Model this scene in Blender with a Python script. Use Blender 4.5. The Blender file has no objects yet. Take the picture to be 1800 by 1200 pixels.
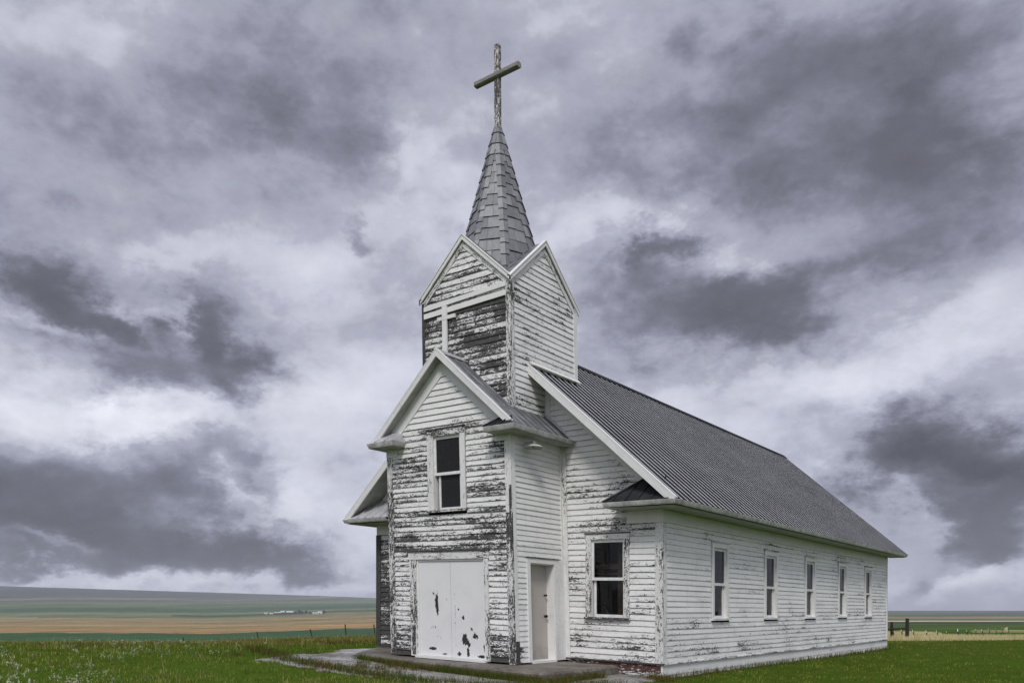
import bpy, math, random
import numpy as np
from mathutils import Vector, noise as mnoise
random.seed(7); RS = np.random.RandomState(11)
R = math.radians
scene = bpy.context.scene
COL = scene.collection
UP = 1.25                              # the camera's height above the z = 0 datum
# ---------------------------------------------------------------- dimensions (metres, z from eye level)
W, L = 4.0708, 17.9704                 # nave half width, length
VW, VD = 1.7174, 1.7902                # vestibule half width, depth
TW, T1, T2 = 1.2325, 1.1887, 1.2776    # tower half width, front and back reach
ZR, ON, OE = 6.3403, 0.5876, 0.5768    # ridge, rake overhang, eave overhang
ZE = 2.2473
SL = (ZR - ZE) / (W + OE)              # nave roof slope
ZVA, ZVE, VE, VO = 5.4681, 3.7527, 0.201, 0.2196
SV = (ZVA - ZVE) / (VW + VE)
ZTA, ZTE, TO = 8.1323, 6.9517, 0.073
ST_ = (ZTA - ZTE) / (TW + TO)
ZB, ZBV = -0.925, -0.98
CX, CY, YAW, FPX = 11.5149, -14.4698, 0.6584, 1425.45

def settle(block, x, y, z):
    """the old church has settled: floors drop to the right and the upper parts lean"""
    if block == 't':
        z = z - 0.0268 * x; x = x - 0.0206 * (z - 4.25)
    elif block == 'v':
        z = z - 0.0257 * x; x = x + 0.04 - 0.0301 * z
    elif block == 'b':
        z = z - 0.0257 * x
    return x, y, z

# ---------------------------------------------------------------- helpers
def tag(o, label=None, cat=None, group=None, kind=None):
    if label: o['label'] = label
    if cat: o['category'] = cat
    if group: o['group'] = group
    if kind: o['kind'] = kind
    return o

def empty(name, loc, rz=0.0):
    o = bpy.data.objects.new(name, None); COL.objects.link(o)
    o.empty_display_size = 0.3
    o.location = loc; o.rotation_euler = (0, 0, rz)
    return o

class MB:
    """collects faces with uv (metres) and a 'board' value (random, across, peel)"""
    def __init__(s, block='w'):
        s.v = []; s.f = []; s.uv = []; s.b = []; s.m = []; s.block = block; s.sm = []
    def face(s, pts, uv=None, board=(0.5, 0.5, 0.0), mi=0, smooth=False):
        n = len(s.v)
        s.v += [tuple(p) for p in pts]
        s.f.append(tuple(range(n, n + len(pts))))
        if uv is None: uv = [(0, 0)] * len(pts)
        s.uv += list(uv)
        if isinstance(board, tuple): board = [board] * len(pts)
        s.b += list(board); s.m.append(mi); s.sm.append(smooth)
    def prism(s, p0, p1, wv, tv, peel=0.3, mi=0, caps=True):
        """board from p0 to p1 with full width vector wv and full thickness vector tv (p0 is a corner)"""
        p0, p1, wv, tv = Vector(p0), Vector(p1), Vector(wv), Vector(tv)
        ln = (p1 - p0).length; w, t = wv.length, tv.length
        bd = random.random(); u0 = random.random() * 20
        B = (bd, 0.5, peel)
        if (p1 - p0).cross(wv).dot(tv) > 0: p0, p1 = p1, p0
        a = [p0, p0 + wv, p0 + wv + tv, p0 + tv]; c = [q + (p1 - p0) for q in a]
        dims = [w, t, w, t]; off = [0, w, w + t, 2 * w + t]
        for i in range(4):
            j = (i + 1) % 4
            s.face([a[i], c[i], c[j], a[j]],
                   [(u0, off[i]), (u0 + ln, off[i]), (u0 + ln, off[i] + dims[i]), (u0, off[i] + dims[i])], B, mi)
        if caps:
            s.face(a, [(u0, 0), (u0, w), (u0 + t, w), (u0 + t, 0)], B, mi)
            s.face(c[::-1], [(u0, 0), (u0 + t, 0), (u0 + t, w), (u0, w)], B, mi)
    def box(s, x0, x1, y0, y1, z0, z1, peel=0.3, mi=0):
        d = [abs(x1 - x0), abs(y1 - y0), abs(z1 - z0)]
        k = d.index(max(d))
        o = Vector((x0, y0, z0)); e = [Vector((x1 - x0, 0, 0)), Vector((0, y1 - y0, 0)), Vector((0, 0, z1 - z0))]
        s.prism(o, o + e[k], e[(k + 1) % 3], e[(k + 2) % 3], peel, mi)
    def build(s, name, mats, parent=None, smooth=False):
        V = []
        base = parent_base(parent)
        for p in s.v:
            x, y, z = settle(s.block, *p)
            V.append((x - base[0], y - base[1], z + UP - base[2]))
        me = bpy.data.meshes.new(name)
        me.from_pydata(V, [], s.f)
        if not isinstance(mats, (list, tuple)): mats = [mats]
        for m in mats: me.materials.append(m)
        me.polygons.foreach_set('material_index', s.m)
        sm = [smooth or q for q in s.sm]
        me.polygons.foreach_set('use_smooth', sm)
        uvl = me.uv_layers.new(name='UVMap')
        uvl.data.foreach_set('uv', np.array(s.uv, dtype=np.float32).ravel())
        at = me.attributes.new('board', 'FLOAT_COLOR', 'CORNER')
        c = np.ones((len(s.b), 4), dtype=np.float32); c[:, :3] = np.array(s.b)
        at.data.foreach_set('color', c.ravel())
        me.update()
        o = bpy.data.objects.new(name, me); COL.objects.link(o)
        if parent is not None: o.parent = parent
        return o

def parent_base(p):
    x = y = z = 0.0
    while p is not None:
        x += p.location.x; y += p.location.y; z += p.location.z
        p = p.parent
    return x, y, z

# ---------------------------------------------------------------- materials
class NT:
    def __init__(s, name):
        s.mat = bpy.data.materials.new(name); s.mat.use_nodes = True
        s.t = s.mat.node_tree; s.n = s.t.nodes
        s.bs = s.n['Principled BSDF']
    def new(s, typ, **kw):
        n = s.n.new(typ)
        for k, v in kw.items(): setattr(n, k, v)
        return n
    def link(s, a, b): s.t.links.new(a, b)
    def math(s, op, a, b=None, c=None, clamp=False):
        n = s.new('ShaderNodeMath', operation=op); n.use_clamp = clamp
        for i, q in enumerate((a, b, c)):
            if q is None: continue
            if isinstance(q, (int, float)): n.inputs[i].default_value = q
            else: s.link(q, n.inputs[i])
        return n.outputs[0]
    def vscale(s, vec, sc, off=None):
        n = s.new('ShaderNodeMapping'); s.link(vec, n.inputs[0]); n.inputs['Scale'].default_value = sc
        if off is not None: n.inputs['Location'].default_value = off
        return n.outputs[0]
    def noise(s, vec, scale=1.0, detail=4, rough=0.55, w=None, dist=0.0):
        n = s.new('ShaderNodeTexNoise')
        if w is not None:
            n.noise_dimensions = '4D'
            if isinstance(w, (int, float)): n.inputs['W'].default_value = w
            else: s.link(w, n.inputs['W'])
        s.link(vec, n.inputs['Vector'])
        n.inputs['Scale'].default_value = scale; n.inputs['Detail'].default_value = detail
        n.inputs['Roughness'].default_value = rough; n.inputs['Distortion'].default_value = dist
        return n.outputs[0]
    def step(s, x, a, b):
        n = s.new('ShaderNodeMapRange'); n.interpolation_type = 'SMOOTHSTEP'
        s.link(x, n.inputs[0])
        for i, q in ((1, a), (2, b)):
            if isinstance(q, (int, float)): n.inputs[i].default_value = q
            else: s.link(q, n.inputs[i])
        return n.outputs[0]
    def mix(s, f, a, b):
        n = s.new('ShaderNodeMix', data_type='RGBA')
        for k, q in ((0, f), (6, a), (7, b)):
            if isinstance(q, (int, float)): n.inputs[k].default_value = q
            elif isinstance(q, tuple): n.inputs[k].default_value = q + (1,)
            else: s.link(q, n.inputs[k])
        return n.outputs[2]
    def ramp(s, x, stops):
        n = s.new('ShaderNodeValToRGB'); s.link(x, n.inputs[0])
        cr = n.color_ramp
        while len(cr.elements) < len(stops): cr.elements.new(0.5)
        for e, (p, c) in zip(cr.elements, stops): e.position = p; e.color = c + (1,)
        return n.outputs[0]
    def bump(s, h, strength=0.3, dist=0.01):
        n = s.new('ShaderNodeBump'); s.link(h, n.inputs['Height'])
        n.inputs['Strength'].default_value = strength; n.inputs['Distance'].default_value = dist
        s.link(n.outputs[0], s.bs.inputs['Normal'])
    def set(s, col=None, rough=None, metal=None, spec=None):
        for k, q in (('Base Color', col), ('Roughness', rough), ('Metallic', metal), ('Specular IOR Level', spec)):
            if q is None: continue
            if isinstance(q, tuple): s.bs.inputs[k].default_value = q + (1,)
            elif isinstance(q, (int, float)): s.bs.inputs[k].default_value = q
            else: s.link(q, s.bs.inputs[k])
        return s.mat

def paint_material(name, paint=(0.80, 0.795, 0.775), bias=0.0, under_a=(0.011, 0.0105, 0.010), under_b=(0.10, 0.096, 0.092), red=0.0):
    """white house paint flaking off grey weathered boards; 'board' holds board id, place across the board, amount of peeling"""
    m = NT(name)
    uv = m.new('ShaderNodeUVMap', uv_map='UVMap').outputs[0]
    at = m.new('ShaderNodeAttribute', attribute_name='board')
    sep = m.new('ShaderNodeSeparateColor'); m.link(at.outputs['Color'], sep.inputs[0])
    bd, fr, peel = sep.outputs[0], sep.outputs[1], sep.outputs[2]
    wv = m.math('MULTIPLY', bd, 37.0)
    # flakes along the grain, patches over several boards, fine chips
    n1 = m.noise(m.vscale(uv, (7.5, 30, 1)), 1.0, 7, 0.72, w=wv, dist=0.7)
    n2 = m.noise(m.vscale(uv, (0.9, 1.9, 1)), 1.0, 3, 0.5)
    n3 = m.noise(m.vscale(uv, (26, 48, 1)), 1.0, 4, 0.65, w=wv)
    n4 = m.noise(m.vscale(uv, (1.7, 9, 1)), 1.0, 2, 0.5, w=wv)
    h = m.math('MULTIPLY', n1, 0.62)
    h = m.math('MULTIPLY_ADD', n2, 0.30, h)
    h = m.math('MULTIPLY_ADD', n3, 0.42, h)
    h = m.math('MULTIPLY_ADD', n4, 0.20, h)                    # mean about 0.8
    edge = m.math('POWER', m.math('SUBTRACT', 1.0, fr), 3.0)
    h = m.math('MULTIPLY_ADD', edge, 0.07, h)
    bj = m.math('MULTIPLY', m.math('SUBTRACT', bd, 0.5), 0.085)
    h = m.math('ADD', h, bj)
    th = m.math('SUBTRACT', 1.085 + bias, m.math('MULTIPLY', peel, 0.62))
    mask = m.step(h, th, m.math('ADD', th, 0.035))
    soft = m.step(h, m.math('SUBTRACT', th, 0.16), th)
    # bare wood with grain
    g = m.noise(m.vscale(uv, (3, 160, 1)), 1.0, 4, 0.6, w=wv)
    g2 = m.noise(m.vscale(uv, (14, 30, 1)), 1.0, 3, 0.6)
    wood = m.mix(m.step(m.math('MULTIPLY_ADD', g2, 0.6, m.math('MULTIPLY', g, 0.5)), 0.32, 0.78), under_a, under_b)
    wood = m.mix(m.math('MULTIPLY', m.step(n4, 0.5, 0.7), 0.25), wood, (0.06, 0.042, 0.032))
    if red: wood = m.mix(m.math('MULTIPLY', m.step(n2, 0.42, 0.55), red), wood, (0.16, 0.035, 0.018))
    dirt = m.noise(m.vscale(uv, (1.2, 5, 1)), 1.0, 5, 0.65)
    pc = m.mix(m.math('MULTIPLY', m.step(dirt, 0.42, 0.75), 0.5), paint, (paint[0] * .78, paint[1] * .775, paint[2] * .75))
    grit = m.noise(m.vscale(uv, (40, 75, 1)), 1.0, 3, 0.7)
    run = m.noise(m.vscale(uv, (9, 0.8, 1)), 1.0, 4, 0.6)
    pc = m.mix(m.math('MULTIPLY', m.step(grit, 0.48, 0.72), 0.30), pc, (0.40, 0.395, 0.385))
    pc = m.mix(m.math('MULTIPLY', m.step(run, 0.5, 0.75), 0.25), pc, (0.48, 0.475, 0.45))
    pc = m.mix(m.math('MULTIPLY', soft, 0.34), pc, (0.44, 0.435, 0.42))
    pc = m.mix(m.math('MULTIPLY', m.math('ABSOLUTE', m.math('SUBTRACT', bd, 0.5)), 0.22), pc, (0.58, 0.58, 0.57))
    crack = m.step(n3, 0.66, 0.74)
    pc = m.mix(m.math('MULTIPLY', m.math('MULTIPLY', crack, m.step(peel, 0.05, 0.3)), 0.5), pc, (0.30, 0.29, 0.28))
    col = m.mix(mask, pc, wood)
    geo = m.new('ShaderNodeNewGeometry')
    col = m.mix(geo.outputs['Backfacing'], col, (0.05, 0.042, 0.036))     # the back of the boards is bare
    m.bump(m.math('ADD', m.math('MULTIPLY', mask, -0.6), m.math('MULTIPLY', g, 0.25)), 0.6, 0.006)
    return m.set(col, m.math('MULTIPLY_ADD', mask, 0.25, 0.55), 0.0, 0.35)

def metal_material(name, dark=(0.10, 0.104, 0.112), light=(0.30, 0.305, 0.32), metal=0.55, rough=0.42, bias=0.5, streak=(3, 0.6, 3), spec=0.3):
    m = NT(name)
    tc = m.new('ShaderNodeTexCoord').outputs['Object']
    n = m.noise(m.vscale(tc, streak), 1.0, 5, 0.6)
    n2 = m.noise(tc, 9.0, 5, 0.65)
    n3 = m.noise(tc, 0.7, 3, 0.5)
    x = m.math('MULTIPLY_ADD', n3, 0.5, m.math('MULTIPLY_ADD', n2, 0.35, m.math('MULTIPLY', n, 0.5)))
    col = m.mix(m.step(x, bias - 0.05, bias + 0.45), dark, light)
    m.bump(n, 0.03, 0.02)
    return m.set(col, m.math('MULTIPLY_ADD', n2, 0.25, rough - 0.12), metal, spec)

def plain_material(name, col, rough=0.6, metal=0.0, var=0.25, scale=6.0, bump=0.0, spec=0.4):
    m = NT(name)
    tc = m.new('ShaderNodeTexCoord').outputs['Object']
    n = m.noise(tc, scale, 5, 0.62)
    lo = tuple(c * (1 - var) for c in col); hi = tuple(min(1, c * (1 + var)) for c in col)
    c = m.mix(m.step(n, 0.3, 0.7), lo, hi)
    if bump: m.bump(n, bump, 0.02)
    return m.set(c, rough, metal, spec)

M = {}
M['siding'] = paint_material('flaking_white_siding')
M['trim'] = paint_material('flaking_white_trim', (0.77, 0.765, 0.745))
M['clean'] = paint_material('weathered_white_boards', (0.72, 0.715, 0.70), bias=0.03)
M['skirt'] = paint_material('flaking_skirt_board', (0.76, 0.76, 0.76), under_a=(0.022, 0.017, 0.015), under_b=(0.06, 0.045, 0.04), red=0.28)
M['roof'] = metal_material('oxidised_roof_sheet', (0.019, 0.020, 0.022), (0.044, 0.046, 0.050), 0.0, 0.9, spec=0.05)
M['rib'] = metal_material('roof_rib_highlight', (0.66, 0.665, 0.68), (0.92, 0.925, 0.94), 0.1, 0.5)  # near white crowns paint in the highlights along the ribs
M['roof_worn'] = metal_material('streaked_roof_sheet', (0.10, 0.103, 0.108), (0.44, 0.445, 0.46), 0.4, 0.5, 0.60, (2, 6, 2))
M['shingle'] = metal_material('metal_spire_shingle', (0.10, 0.104, 0.11), (0.25, 0.255, 0.262), 0.35, 0.48, 0.5, (7, 7, 1.5))
M['flash'] = metal_material('bright_flashing', (0.40, 0.40, 0.42), (0.66, 0.66, 0.68), 0.4, 0.4, 0.45)
M['gutter'] = plain_material('grey_white_gutter', (0.50, 0.495, 0.47), 0.5, 0.0, 0.32, 5.0)
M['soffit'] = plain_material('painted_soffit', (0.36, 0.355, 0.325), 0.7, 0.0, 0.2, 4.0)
M['sash'] = plain_material('white_sash', (0.70, 0.70, 0.69), 0.55, 0.0, 0.12, 9.0)
M['iron'] = plain_material('dark_iron', (0.025, 0.023, 0.022), 0.5, 0.6, 0.3, 20.0)
M['inner_wood'] = plain_material('raw_stud_wood', (0.34, 0.22, 0.14), 0.8, 0.0, 0.35, 8.0)
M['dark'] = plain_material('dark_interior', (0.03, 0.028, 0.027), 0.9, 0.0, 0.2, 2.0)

def glass_material(name, film=0.0, film_col=(0.3, 0.3, 0.31), tint=(0.55, 0.56, 0.57), ior=1.45):
    m = NT(name); n = m.n; n.remove(m.bs)
    out = n['Material Output']
    fr = m.new('ShaderNodeFresnel'); fr.inputs[0].default_value = ior
    tr = m.new('ShaderNodeBsdfTransparent'); tr.inputs[0].default_value = tint + (1,)
    gl = m.new('ShaderNodeBsdfGlossy'); gl.inputs['Roughness'].default_value = 0.03
    df = m.new('ShaderNodeBsdfDiffuse'); df.inputs[0].default_value = film_col + (1,)
    m1 = m.new('ShaderNodeMixShader'); m1.inputs[0].default_value = film
    m.link(tr.outputs[0], m1.inputs[1]); m.link(df.outputs[0], m1.inputs[2])
    m2 = m.new('ShaderNodeMixShader'); m.link(fr.outputs[0], m2.inputs[0])
    m.link(m1.outputs[0], m2.inputs[1]); m.link(gl.outputs[0], m2.inputs[2])
    tc = m.new('ShaderNodeTexCoord').outputs['Object']
    bp = m.new('ShaderNodeBump'); bp.inputs['Strength'].default_value = 0.05; bp.inputs['Distance'].default_value = 0.02
    m.link(m.noise(tc, 2.2, 2, 0.5), bp.inputs['Height']); m.link(bp.outputs[0], gl.inputs['Normal'])
    m.link(m2.outputs[0], out.inputs[0])
    return m.mat
M['glass'] = glass_material('old_window_glass', 0.0, (0.3, 0.3, 0.3), (0.7, 0.7, 0.7))
M['film'] = glass_material('grey_film_glass', 0.6, (0.05, 0.05, 0.052), (0.3, 0.3, 0.3), 1.28)  # flat grey layer mixed into the upper side panes, weaker gloss
M['screen'] = glass_material('dark_insect_screen', 0.6, (0.034, 0.034, 0.036), (0.2, 0.2, 0.2), 1.25)

# ---------------------------------------------------------------- terrain
cs, sn = math.cos(YAW), math.sin(YAW)
LEFT = [(20, 57), (26, 58), (40, 56), (60, 55.5), (85, 56), (120, 62), (300, 66), (700, 59), (1000, 52), (1400, 38), (1900, 25), (2400, 12), (2700, 6), (3300, -2), (4500, -13), (6200, -23), (7000, -24.5), (7600, -22), (12000, -6)]
RIGHT = [(22, 88), (35, 60), (48, 51.5), (60, 49), (78, 46), (110, 44), (155, 37), (250, 31), (500, 24), (900, 19), (1400, 16), (2500, 8), (4000, 2.5), (6500, -1.5), (8000, -1.0), (12000, 2)]
def prof(tab, rho):
    lx = np.log(np.array([t[0] for t in tab])); ly = np.array([t[1] for t in tab], float)
    return np.interp(np.log(np.maximum(rho, 1.0)), lx, ly)
def sstep(x, a, b):
    t = np.clip((x - a) / (b - a), 0, 1); return t * t * (3 - 2 * t)
def view_az(x, y):
    dx, dy = x - CX, y - CY
    rho = np.hypot(dx, dy)
    d = -sn * dx + cs * dy; r = cs * dx + sn * dy
    ang = np.arctan2(r, d)
    return rho, ang
def ground(x, y):
    """height of the land in metres, z from eye level"""
    x = np.asarray(x, float); y = np.asarray(y, float)
    rho, ang = view_az(x, y)
    a = np.tan(np.clip(ang, -0.75, 0.75))
    near = -1.205 - 0.031 * np.clip(x, -14, 16) - 0.0045 * np.clip(y, 0, 30)
    wr = sstep(a, -0.25, 0.40)
    yo_l = prof(LEFT, rho) - 12.0 * np.clip((a + 0.386) / 0.218, 0, 1.1) * sstep(rho, 19, 34) * (1 - sstep(rho, 85, 130))
    yo_l = np.where(yo_l < 0, yo_l * (1.0 + np.clip(-0.17 - a, -0.4, 0.6) * 1.8), yo_l)
    yo = yo_l * (1 - wr) + prof(RIGHT, rho) * wr
    cosa = np.maximum(np.cos(ang), 0.8)
    far = -yo / FPX * rho * cosa
    m = sstep(rho, 15 + 9 * wr, 25 + 21 * wr)
    z = near * (1 - m) + far * m
    z = z + 0.05 * np.sin(x * 0.35 + 1.3) * np.sin(y * 0.31) * sstep(rho, 22, 40) * (rho < 400)
    return z
def gz(x, y): return float(ground(x, y))
def from_view(px, rho_d):
    """ground point in a compass direction (given as reference column) at a depth"""
    a = (px - 900) / FPX
    return CX + (-sn + cs * a) * rho_d, CY + (cs + sn * a) * rho_d

def build_terrain():
    na = 900
    # finer in front, coarser behind, geometric spacing outward
    t = np.linspace(-1, 1, na, endpoint=False)
    ang = np.pi * (0.30 * t + 0.70 * t ** 3)
    rr = np.concatenate([[0.5], np.geomspace(2.0, 200, 150), np.geomspace(206, 12000, 330)])
    A, RR = np.meshgrid(ang, rr)
    X = CX + RR * (np.cos(A) * -sn + np.sin(A) * cs)
    Y = CY + RR * (np.cos(A) * cs + np.sin(A) * sn)
    Z = ground(X, Y)
    nr = len(rr)
    V = np.stack([X, Y, Z + UP], -1).reshape(-1, 3)
    i = np.arange(nr - 1)[:, None] * na; j = np.arange(na)[None, :]; j2 = (j + 1) % na
    F = np.stack([i + j, i + na + j, i + na + j2, i + j2], -1).reshape(-1, 4)[:, ::-1]
    me = bpy.data.meshes.new('ground')
    me.vertices.add(len(V)); me.vertices.foreach_set('co', V.astype(np.float32).ravel())
    me.loops.add(F.size); me.loops.foreach_set('vertex_index', F.astype(np.int32).ravel())
    me.polygons.add(len(F)); me.polygons.foreach_set('loop_start', np.arange(0, F.size, 4, dtype=np.int32))
    me.polygons.foreach_set('use_smooth', np.ones(len(F), bool))
    me.update(calc_edges=True); me.validate()
    # land cover colours; some right hand greens carry painted haze
    a = np.tan(np.clip(A, -0.9, 0.9)); px = 900 + FPX * a
    yo = np.where(RR > 20, -(Z / (RR * np.maximum(np.cos(A), 0.8))) * FPX, 90)
    rng = np.random.RandomState(3)
    def lace(s1, s2, seed):
        return np.sin(A * s1 * 40 + seed) * 0.5 + np.sin(A * s1 * 97 + RR * 0.0 + seed * 2.1) * 0.3 + np.sin(np.log(RR) * s2 + seed) * 0.6
    def C(r, g, b): return np.array([r, g, b])
    col = np.zeros(A.shape + (3,))
    grass = C(0.055, 0.092, 0.012)
    emer = C(0.030, 0.078, 0.026); tan = C(0.27, 0.195, 0.085); tan2 = C(0.21, 0.18, 0.085)
    oran = C(0.34, 0.19, 0.075); ggrn = C(0.10, 0.135, 0.065); dgrn = C(0.035, 0.075, 0.035); hill = C(0.10, 0.105, 0.075)
    pale = C(0.42, 0.36, 0.22)
    wav = 0.5 * np.sin(A * 23 + 0.6) + 0.35 * np.sin(A * 61 + 2.0) + 0.25 * np.sin(A * 143)
    yl = yo + wav + np.clip(px - 400, 0, 400) * 0.035 + lace(.12, 0, 1) * 0.5
    n1 = np.sin(A * 6 + 1) * 1.5 + np.sin(A * 17) * 0.7
    def lay(mask, c): col[mask] = c
    left = px < 1100
    col[:] = hill
    lay(left & (yl < -24 + n1) & (RR > 800), C(0.085, 0.095, 0.075))
    lay(left & (yl > -19 + n1 * 2) & (yl < -16.5 + n1 * 2) & (RR > 800), C(0.17, 0.15, 0.11))
    lay(left & (yl > -14 + n1), C(0.11, 0.135, 0.07))
    lay(left & (yl > -4 + n1), C(0.06, 0.105, 0.05))
    lay(left & (yl > 3 + n1 * .6), C(0.14, 0.155, 0.075))
    lay(left & (yl > 6.5 + n1 * .6) & (yl < 9.5 + n1 * .4) & (px > 300), C(0.055, 0.085, 0.04))
    lay(left & (yl > 10.5) & (px < 80 + n1 * 10) & (yl < 14), pale * .8)
    lay(left & (yl > 13 + n1 * .5), tan2)
    lay(left & (yl > 16), tan)
    lay(left & (yl > 19) & (yl < 22 + n1), tan2 * 0.85)
    lay(left & (yl > 27) & (yl < 29), tan2 * 0.9)
    lay(left & (yl > 31.5) & (yl < 34.5), oran)
    lay(left & (yl > 38.2) & (RR > 90), emer * np.array([1.2, 1.05, .9]))
    lay(left & (yl > 44) & (RR > 90), C(0.036, 0.085, 0.03))
    rt = ~left
    lay(rt, C(0.10, 0.11, 0.085))
    lay(rt & (yo > 6.0 + n1 * .3), C(0.085, 0.12, 0.055))
    lay(rt & (yo > 9.5 + n1 * .8) & (yo < 13), C(0.20, 0.165, 0.10))
    lay(rt & (yo > 13), C(0.10, 0.125, 0.06))
    lay(rt & (yo > 16.0) & (yo < 18.0), pale)
    lay(rt & (yo > 18.0), C(0.058, 0.088, 0.050))  # this green and the next paled, distance haze put into their colour
    lay(rt & (yo > 24.5 + n1), C(0.075, 0.110, 0.032))
    lay(rt & (RR < 400) & (yo > 31 + n1 * .5), C(0.05, 0.095, 0.022))
    lay(rt & (px > 1705) & (yo > 32) & (yo < 37) & (RR > 70), C(0.20, 0.20, 0.08))
    near = (RR < 90) & ~((RR > 52) & rt & (yo < 48))
    col[near] = grass
    wob = lace(.4, 9, 4)
    lay(rt & (RR > 52 + 2 * wob) & (yo > 35 + np.clip((px - 1625) / 75, 0, 1) * 11 + n1 * .4) & (yo < 60) & (RR < 190), C(0.33, 0.29, 0.14))
    lay(left & (RR > 26 + wob) & (RR < 44), C(0.11, 0.085, 0.03))
    tab = rng.randn(4000)
    def n1d(v): i = np.floor(v).astype(int); f = v - i; f = f * f * (3 - 2 * f); return tab[i % 4000] * (1 - f) + tab[(i + 1) % 4000] * f
    streak = n1d(yo * 1.3 + 900 + A * 3) * 0.55 + n1d(yo * 0.5 + 300 + A * 9 + n1d(A * 14 + 70)) * 0.5 + n1d(A * 30 + yo * .4 + 500) * 0.25
    col *= (1 + 0.17 * streak * (RR > 200))[..., None]
    col *= (1 + 0.05 * rng.randn(*A.shape))[..., None]
    at = me.attributes.new('land', 'FLOAT_COLOR', 'POINT')
    cc = np.ones((nr * na, 4), np.float32); cc[:, :3] = np.clip(col, 0.005, 0.9).reshape(-1, 3)
    at.data.foreach_set('color', cc.ravel())
    m = NT('prairie_land')
    v = m.new('ShaderNodeAttribute', attribute_name='land').outputs['Color']
    tc = m.new('ShaderNodeTexCoord').outputs['Object']
    nz = m.noise(tc, 1.6, 6, 0.7); nz2 = m.noise(tc, 0.02, 4, 0.6); nz3 = m.noise(tc, 9.0, 5, 0.7)
    f = m.math('MULTIPLY_ADD', nz, 0.8, m.math('MULTIPLY_ADD', nz2, 0.7, m.math('MULTIPLY', nz3, 0.5)))
    hsv = m.new('ShaderNodeHueSaturation'); m.link(v, hsv.inputs['Color']); m.link(f, hsv.inputs['Value'])
    m.bump(nz3, 0.5, 0.05)
    me.materials.append(m.set(hsv.outputs[0], 0.95, 0.0, 0.0))
    o = bpy.data.objects.new('ground', me); COL.objects.link(o)
    tag(o, kind='structure')
    return o
build_terrain()

# ---------------------------------------------------------------- church
church = empty('church', (0, 0, UP - 1.2))
tag(church, 'weathered white clapboard country church with peeling paint, shingled spire and grey metal roof', 'church')

def siding(mb, O, U, N, z0, z1, expo, lim, holes=(), peel=lambda u, z: 0.3, out=0.024, mi_lip=1, jitter=0.003, seg=3.2, lip=0.60):
    """courses of lapped boards on a wall: O origin at z = 0, U along the wall, N outward; lim(z) -> (u0, u1)"""
    O, U, N = Vector(O), Vector(U), Vector(N)
    n = max(1, int(round((z1 - z0) / expo))); e = (z1 - z0) / n
    us = random.random() * 30
    for i in range(n):
        zb = z0 + i * e; zt = zb + e; zm = (zb + zt) / 2
        a0, a1 = lim(zb + 1e-4); b0, b1 = lim(zt - 1e-4)
        if a1 - a0 < 0.03: continue
        if b1 < b0: b0 = b1 = (b0 + b1) / 2
        cuts = []
        ivs = [(a0, a1, True, True)]
        for (h0, h1, hz0, hz1) in holes:
            if hz0 < zm < hz1:
                new = []
                for (p, q, lp, lq) in ivs:
                    if h1 <= p or h0 >= q: new.append((p, q, lp, lq)); continue
                    if h0 > p: new.append((p, h0, lp, False))
                    if h1 < q: new.append((h1, q, False, lq))
                ivs = new
        for (p, q, lp, lq) in ivs:
            # butt joints
            js = []
            x = p + random.uniform(0.8, seg * 1.4)
            while x < q - 0.5:
                js.append(x); x += random.uniform(seg * 0.6, seg * 1.5)
            ed = [p] + js + [q]
            for k in range(len(ed) - 1):
                u0, u1 = ed[k], ed[k + 1]
                t0 = b0 if (lp and k == 0) else u0
                t1 = b1 if (lq and k == len(ed) - 2) else u1
                if t1 < t0: t0 = t1 = (t0 + t1) / 2
                bd = random.random()
                jb0 = random.uniform(-jitter, jitter); jb1 = random.uniform(-jitter, jitter)
                ob = out + random.uniform(-0.004, 0.005)
                np_ = max(1, int((u1 - u0) / 0.45))
                for w in range(np_):
                    f0, f1 = w / np_, (w + 1) / np_
                    ua, ub = u0 + (u1 - u0) * f0, u0 + (u1 - u0) * f1
                    ta, tb = t0 + (t1 - t0) * f0, t0 + (t1 - t0) * f1
                    za, zc = zb + jb0 + (jb1 - jb0) * f0, zb + jb0 + (jb1 - jb0) * f1
                    def P(u, z, o): return O + U * u + Vector((0, 0, z)) + N * o
                    pa, pb = peel(ua, zm), peel(ub, zm)
                    A_, B_, C_, D_ = P(ua, za, ob), P(ub, zc, ob), P(tb, zt, 0.004), P(ta, zt, 0.004)
                    uvs = [(us + ua, za), (us + ub, zc), (us + tb, zt), (us + ta, zt)]
                    bds = [(bd, 0.0, pa), (bd, 0.0, pb), (bd, 1.0, pb), (bd, 1.0, pa)]
                    E_, F_ = P(ua, za + 0.002, 0.003), P(ub, zc + 0.002, 0.003)
                    if U.cross(Vector((0, 0, 1))).dot(N) > 0:
                        mb.face([A_, B_, C_, D_], uvs, bds)
                        mb.face([A_, E_, F_, B_], [uvs[0], uvs[0], uvs[1], uvs[1]], (bd, 0.0, lip), mi_lip)  # lip faces bared dark, putting the lap's shadow line into the wood colour
                    else:
                        mb.face([D_, C_, B_, A_], uvs[::-1], bds[::-1])
                        mb.face([B_, F_, E_, A_], [uvs[1], uvs[1], uvs[0], uvs[0]], (bd, 0.0, lip), mi_lip)

def smoothnoise(x, y, s=0.0):
    return mnoise.noise(Vector((x, y, s)))

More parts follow.
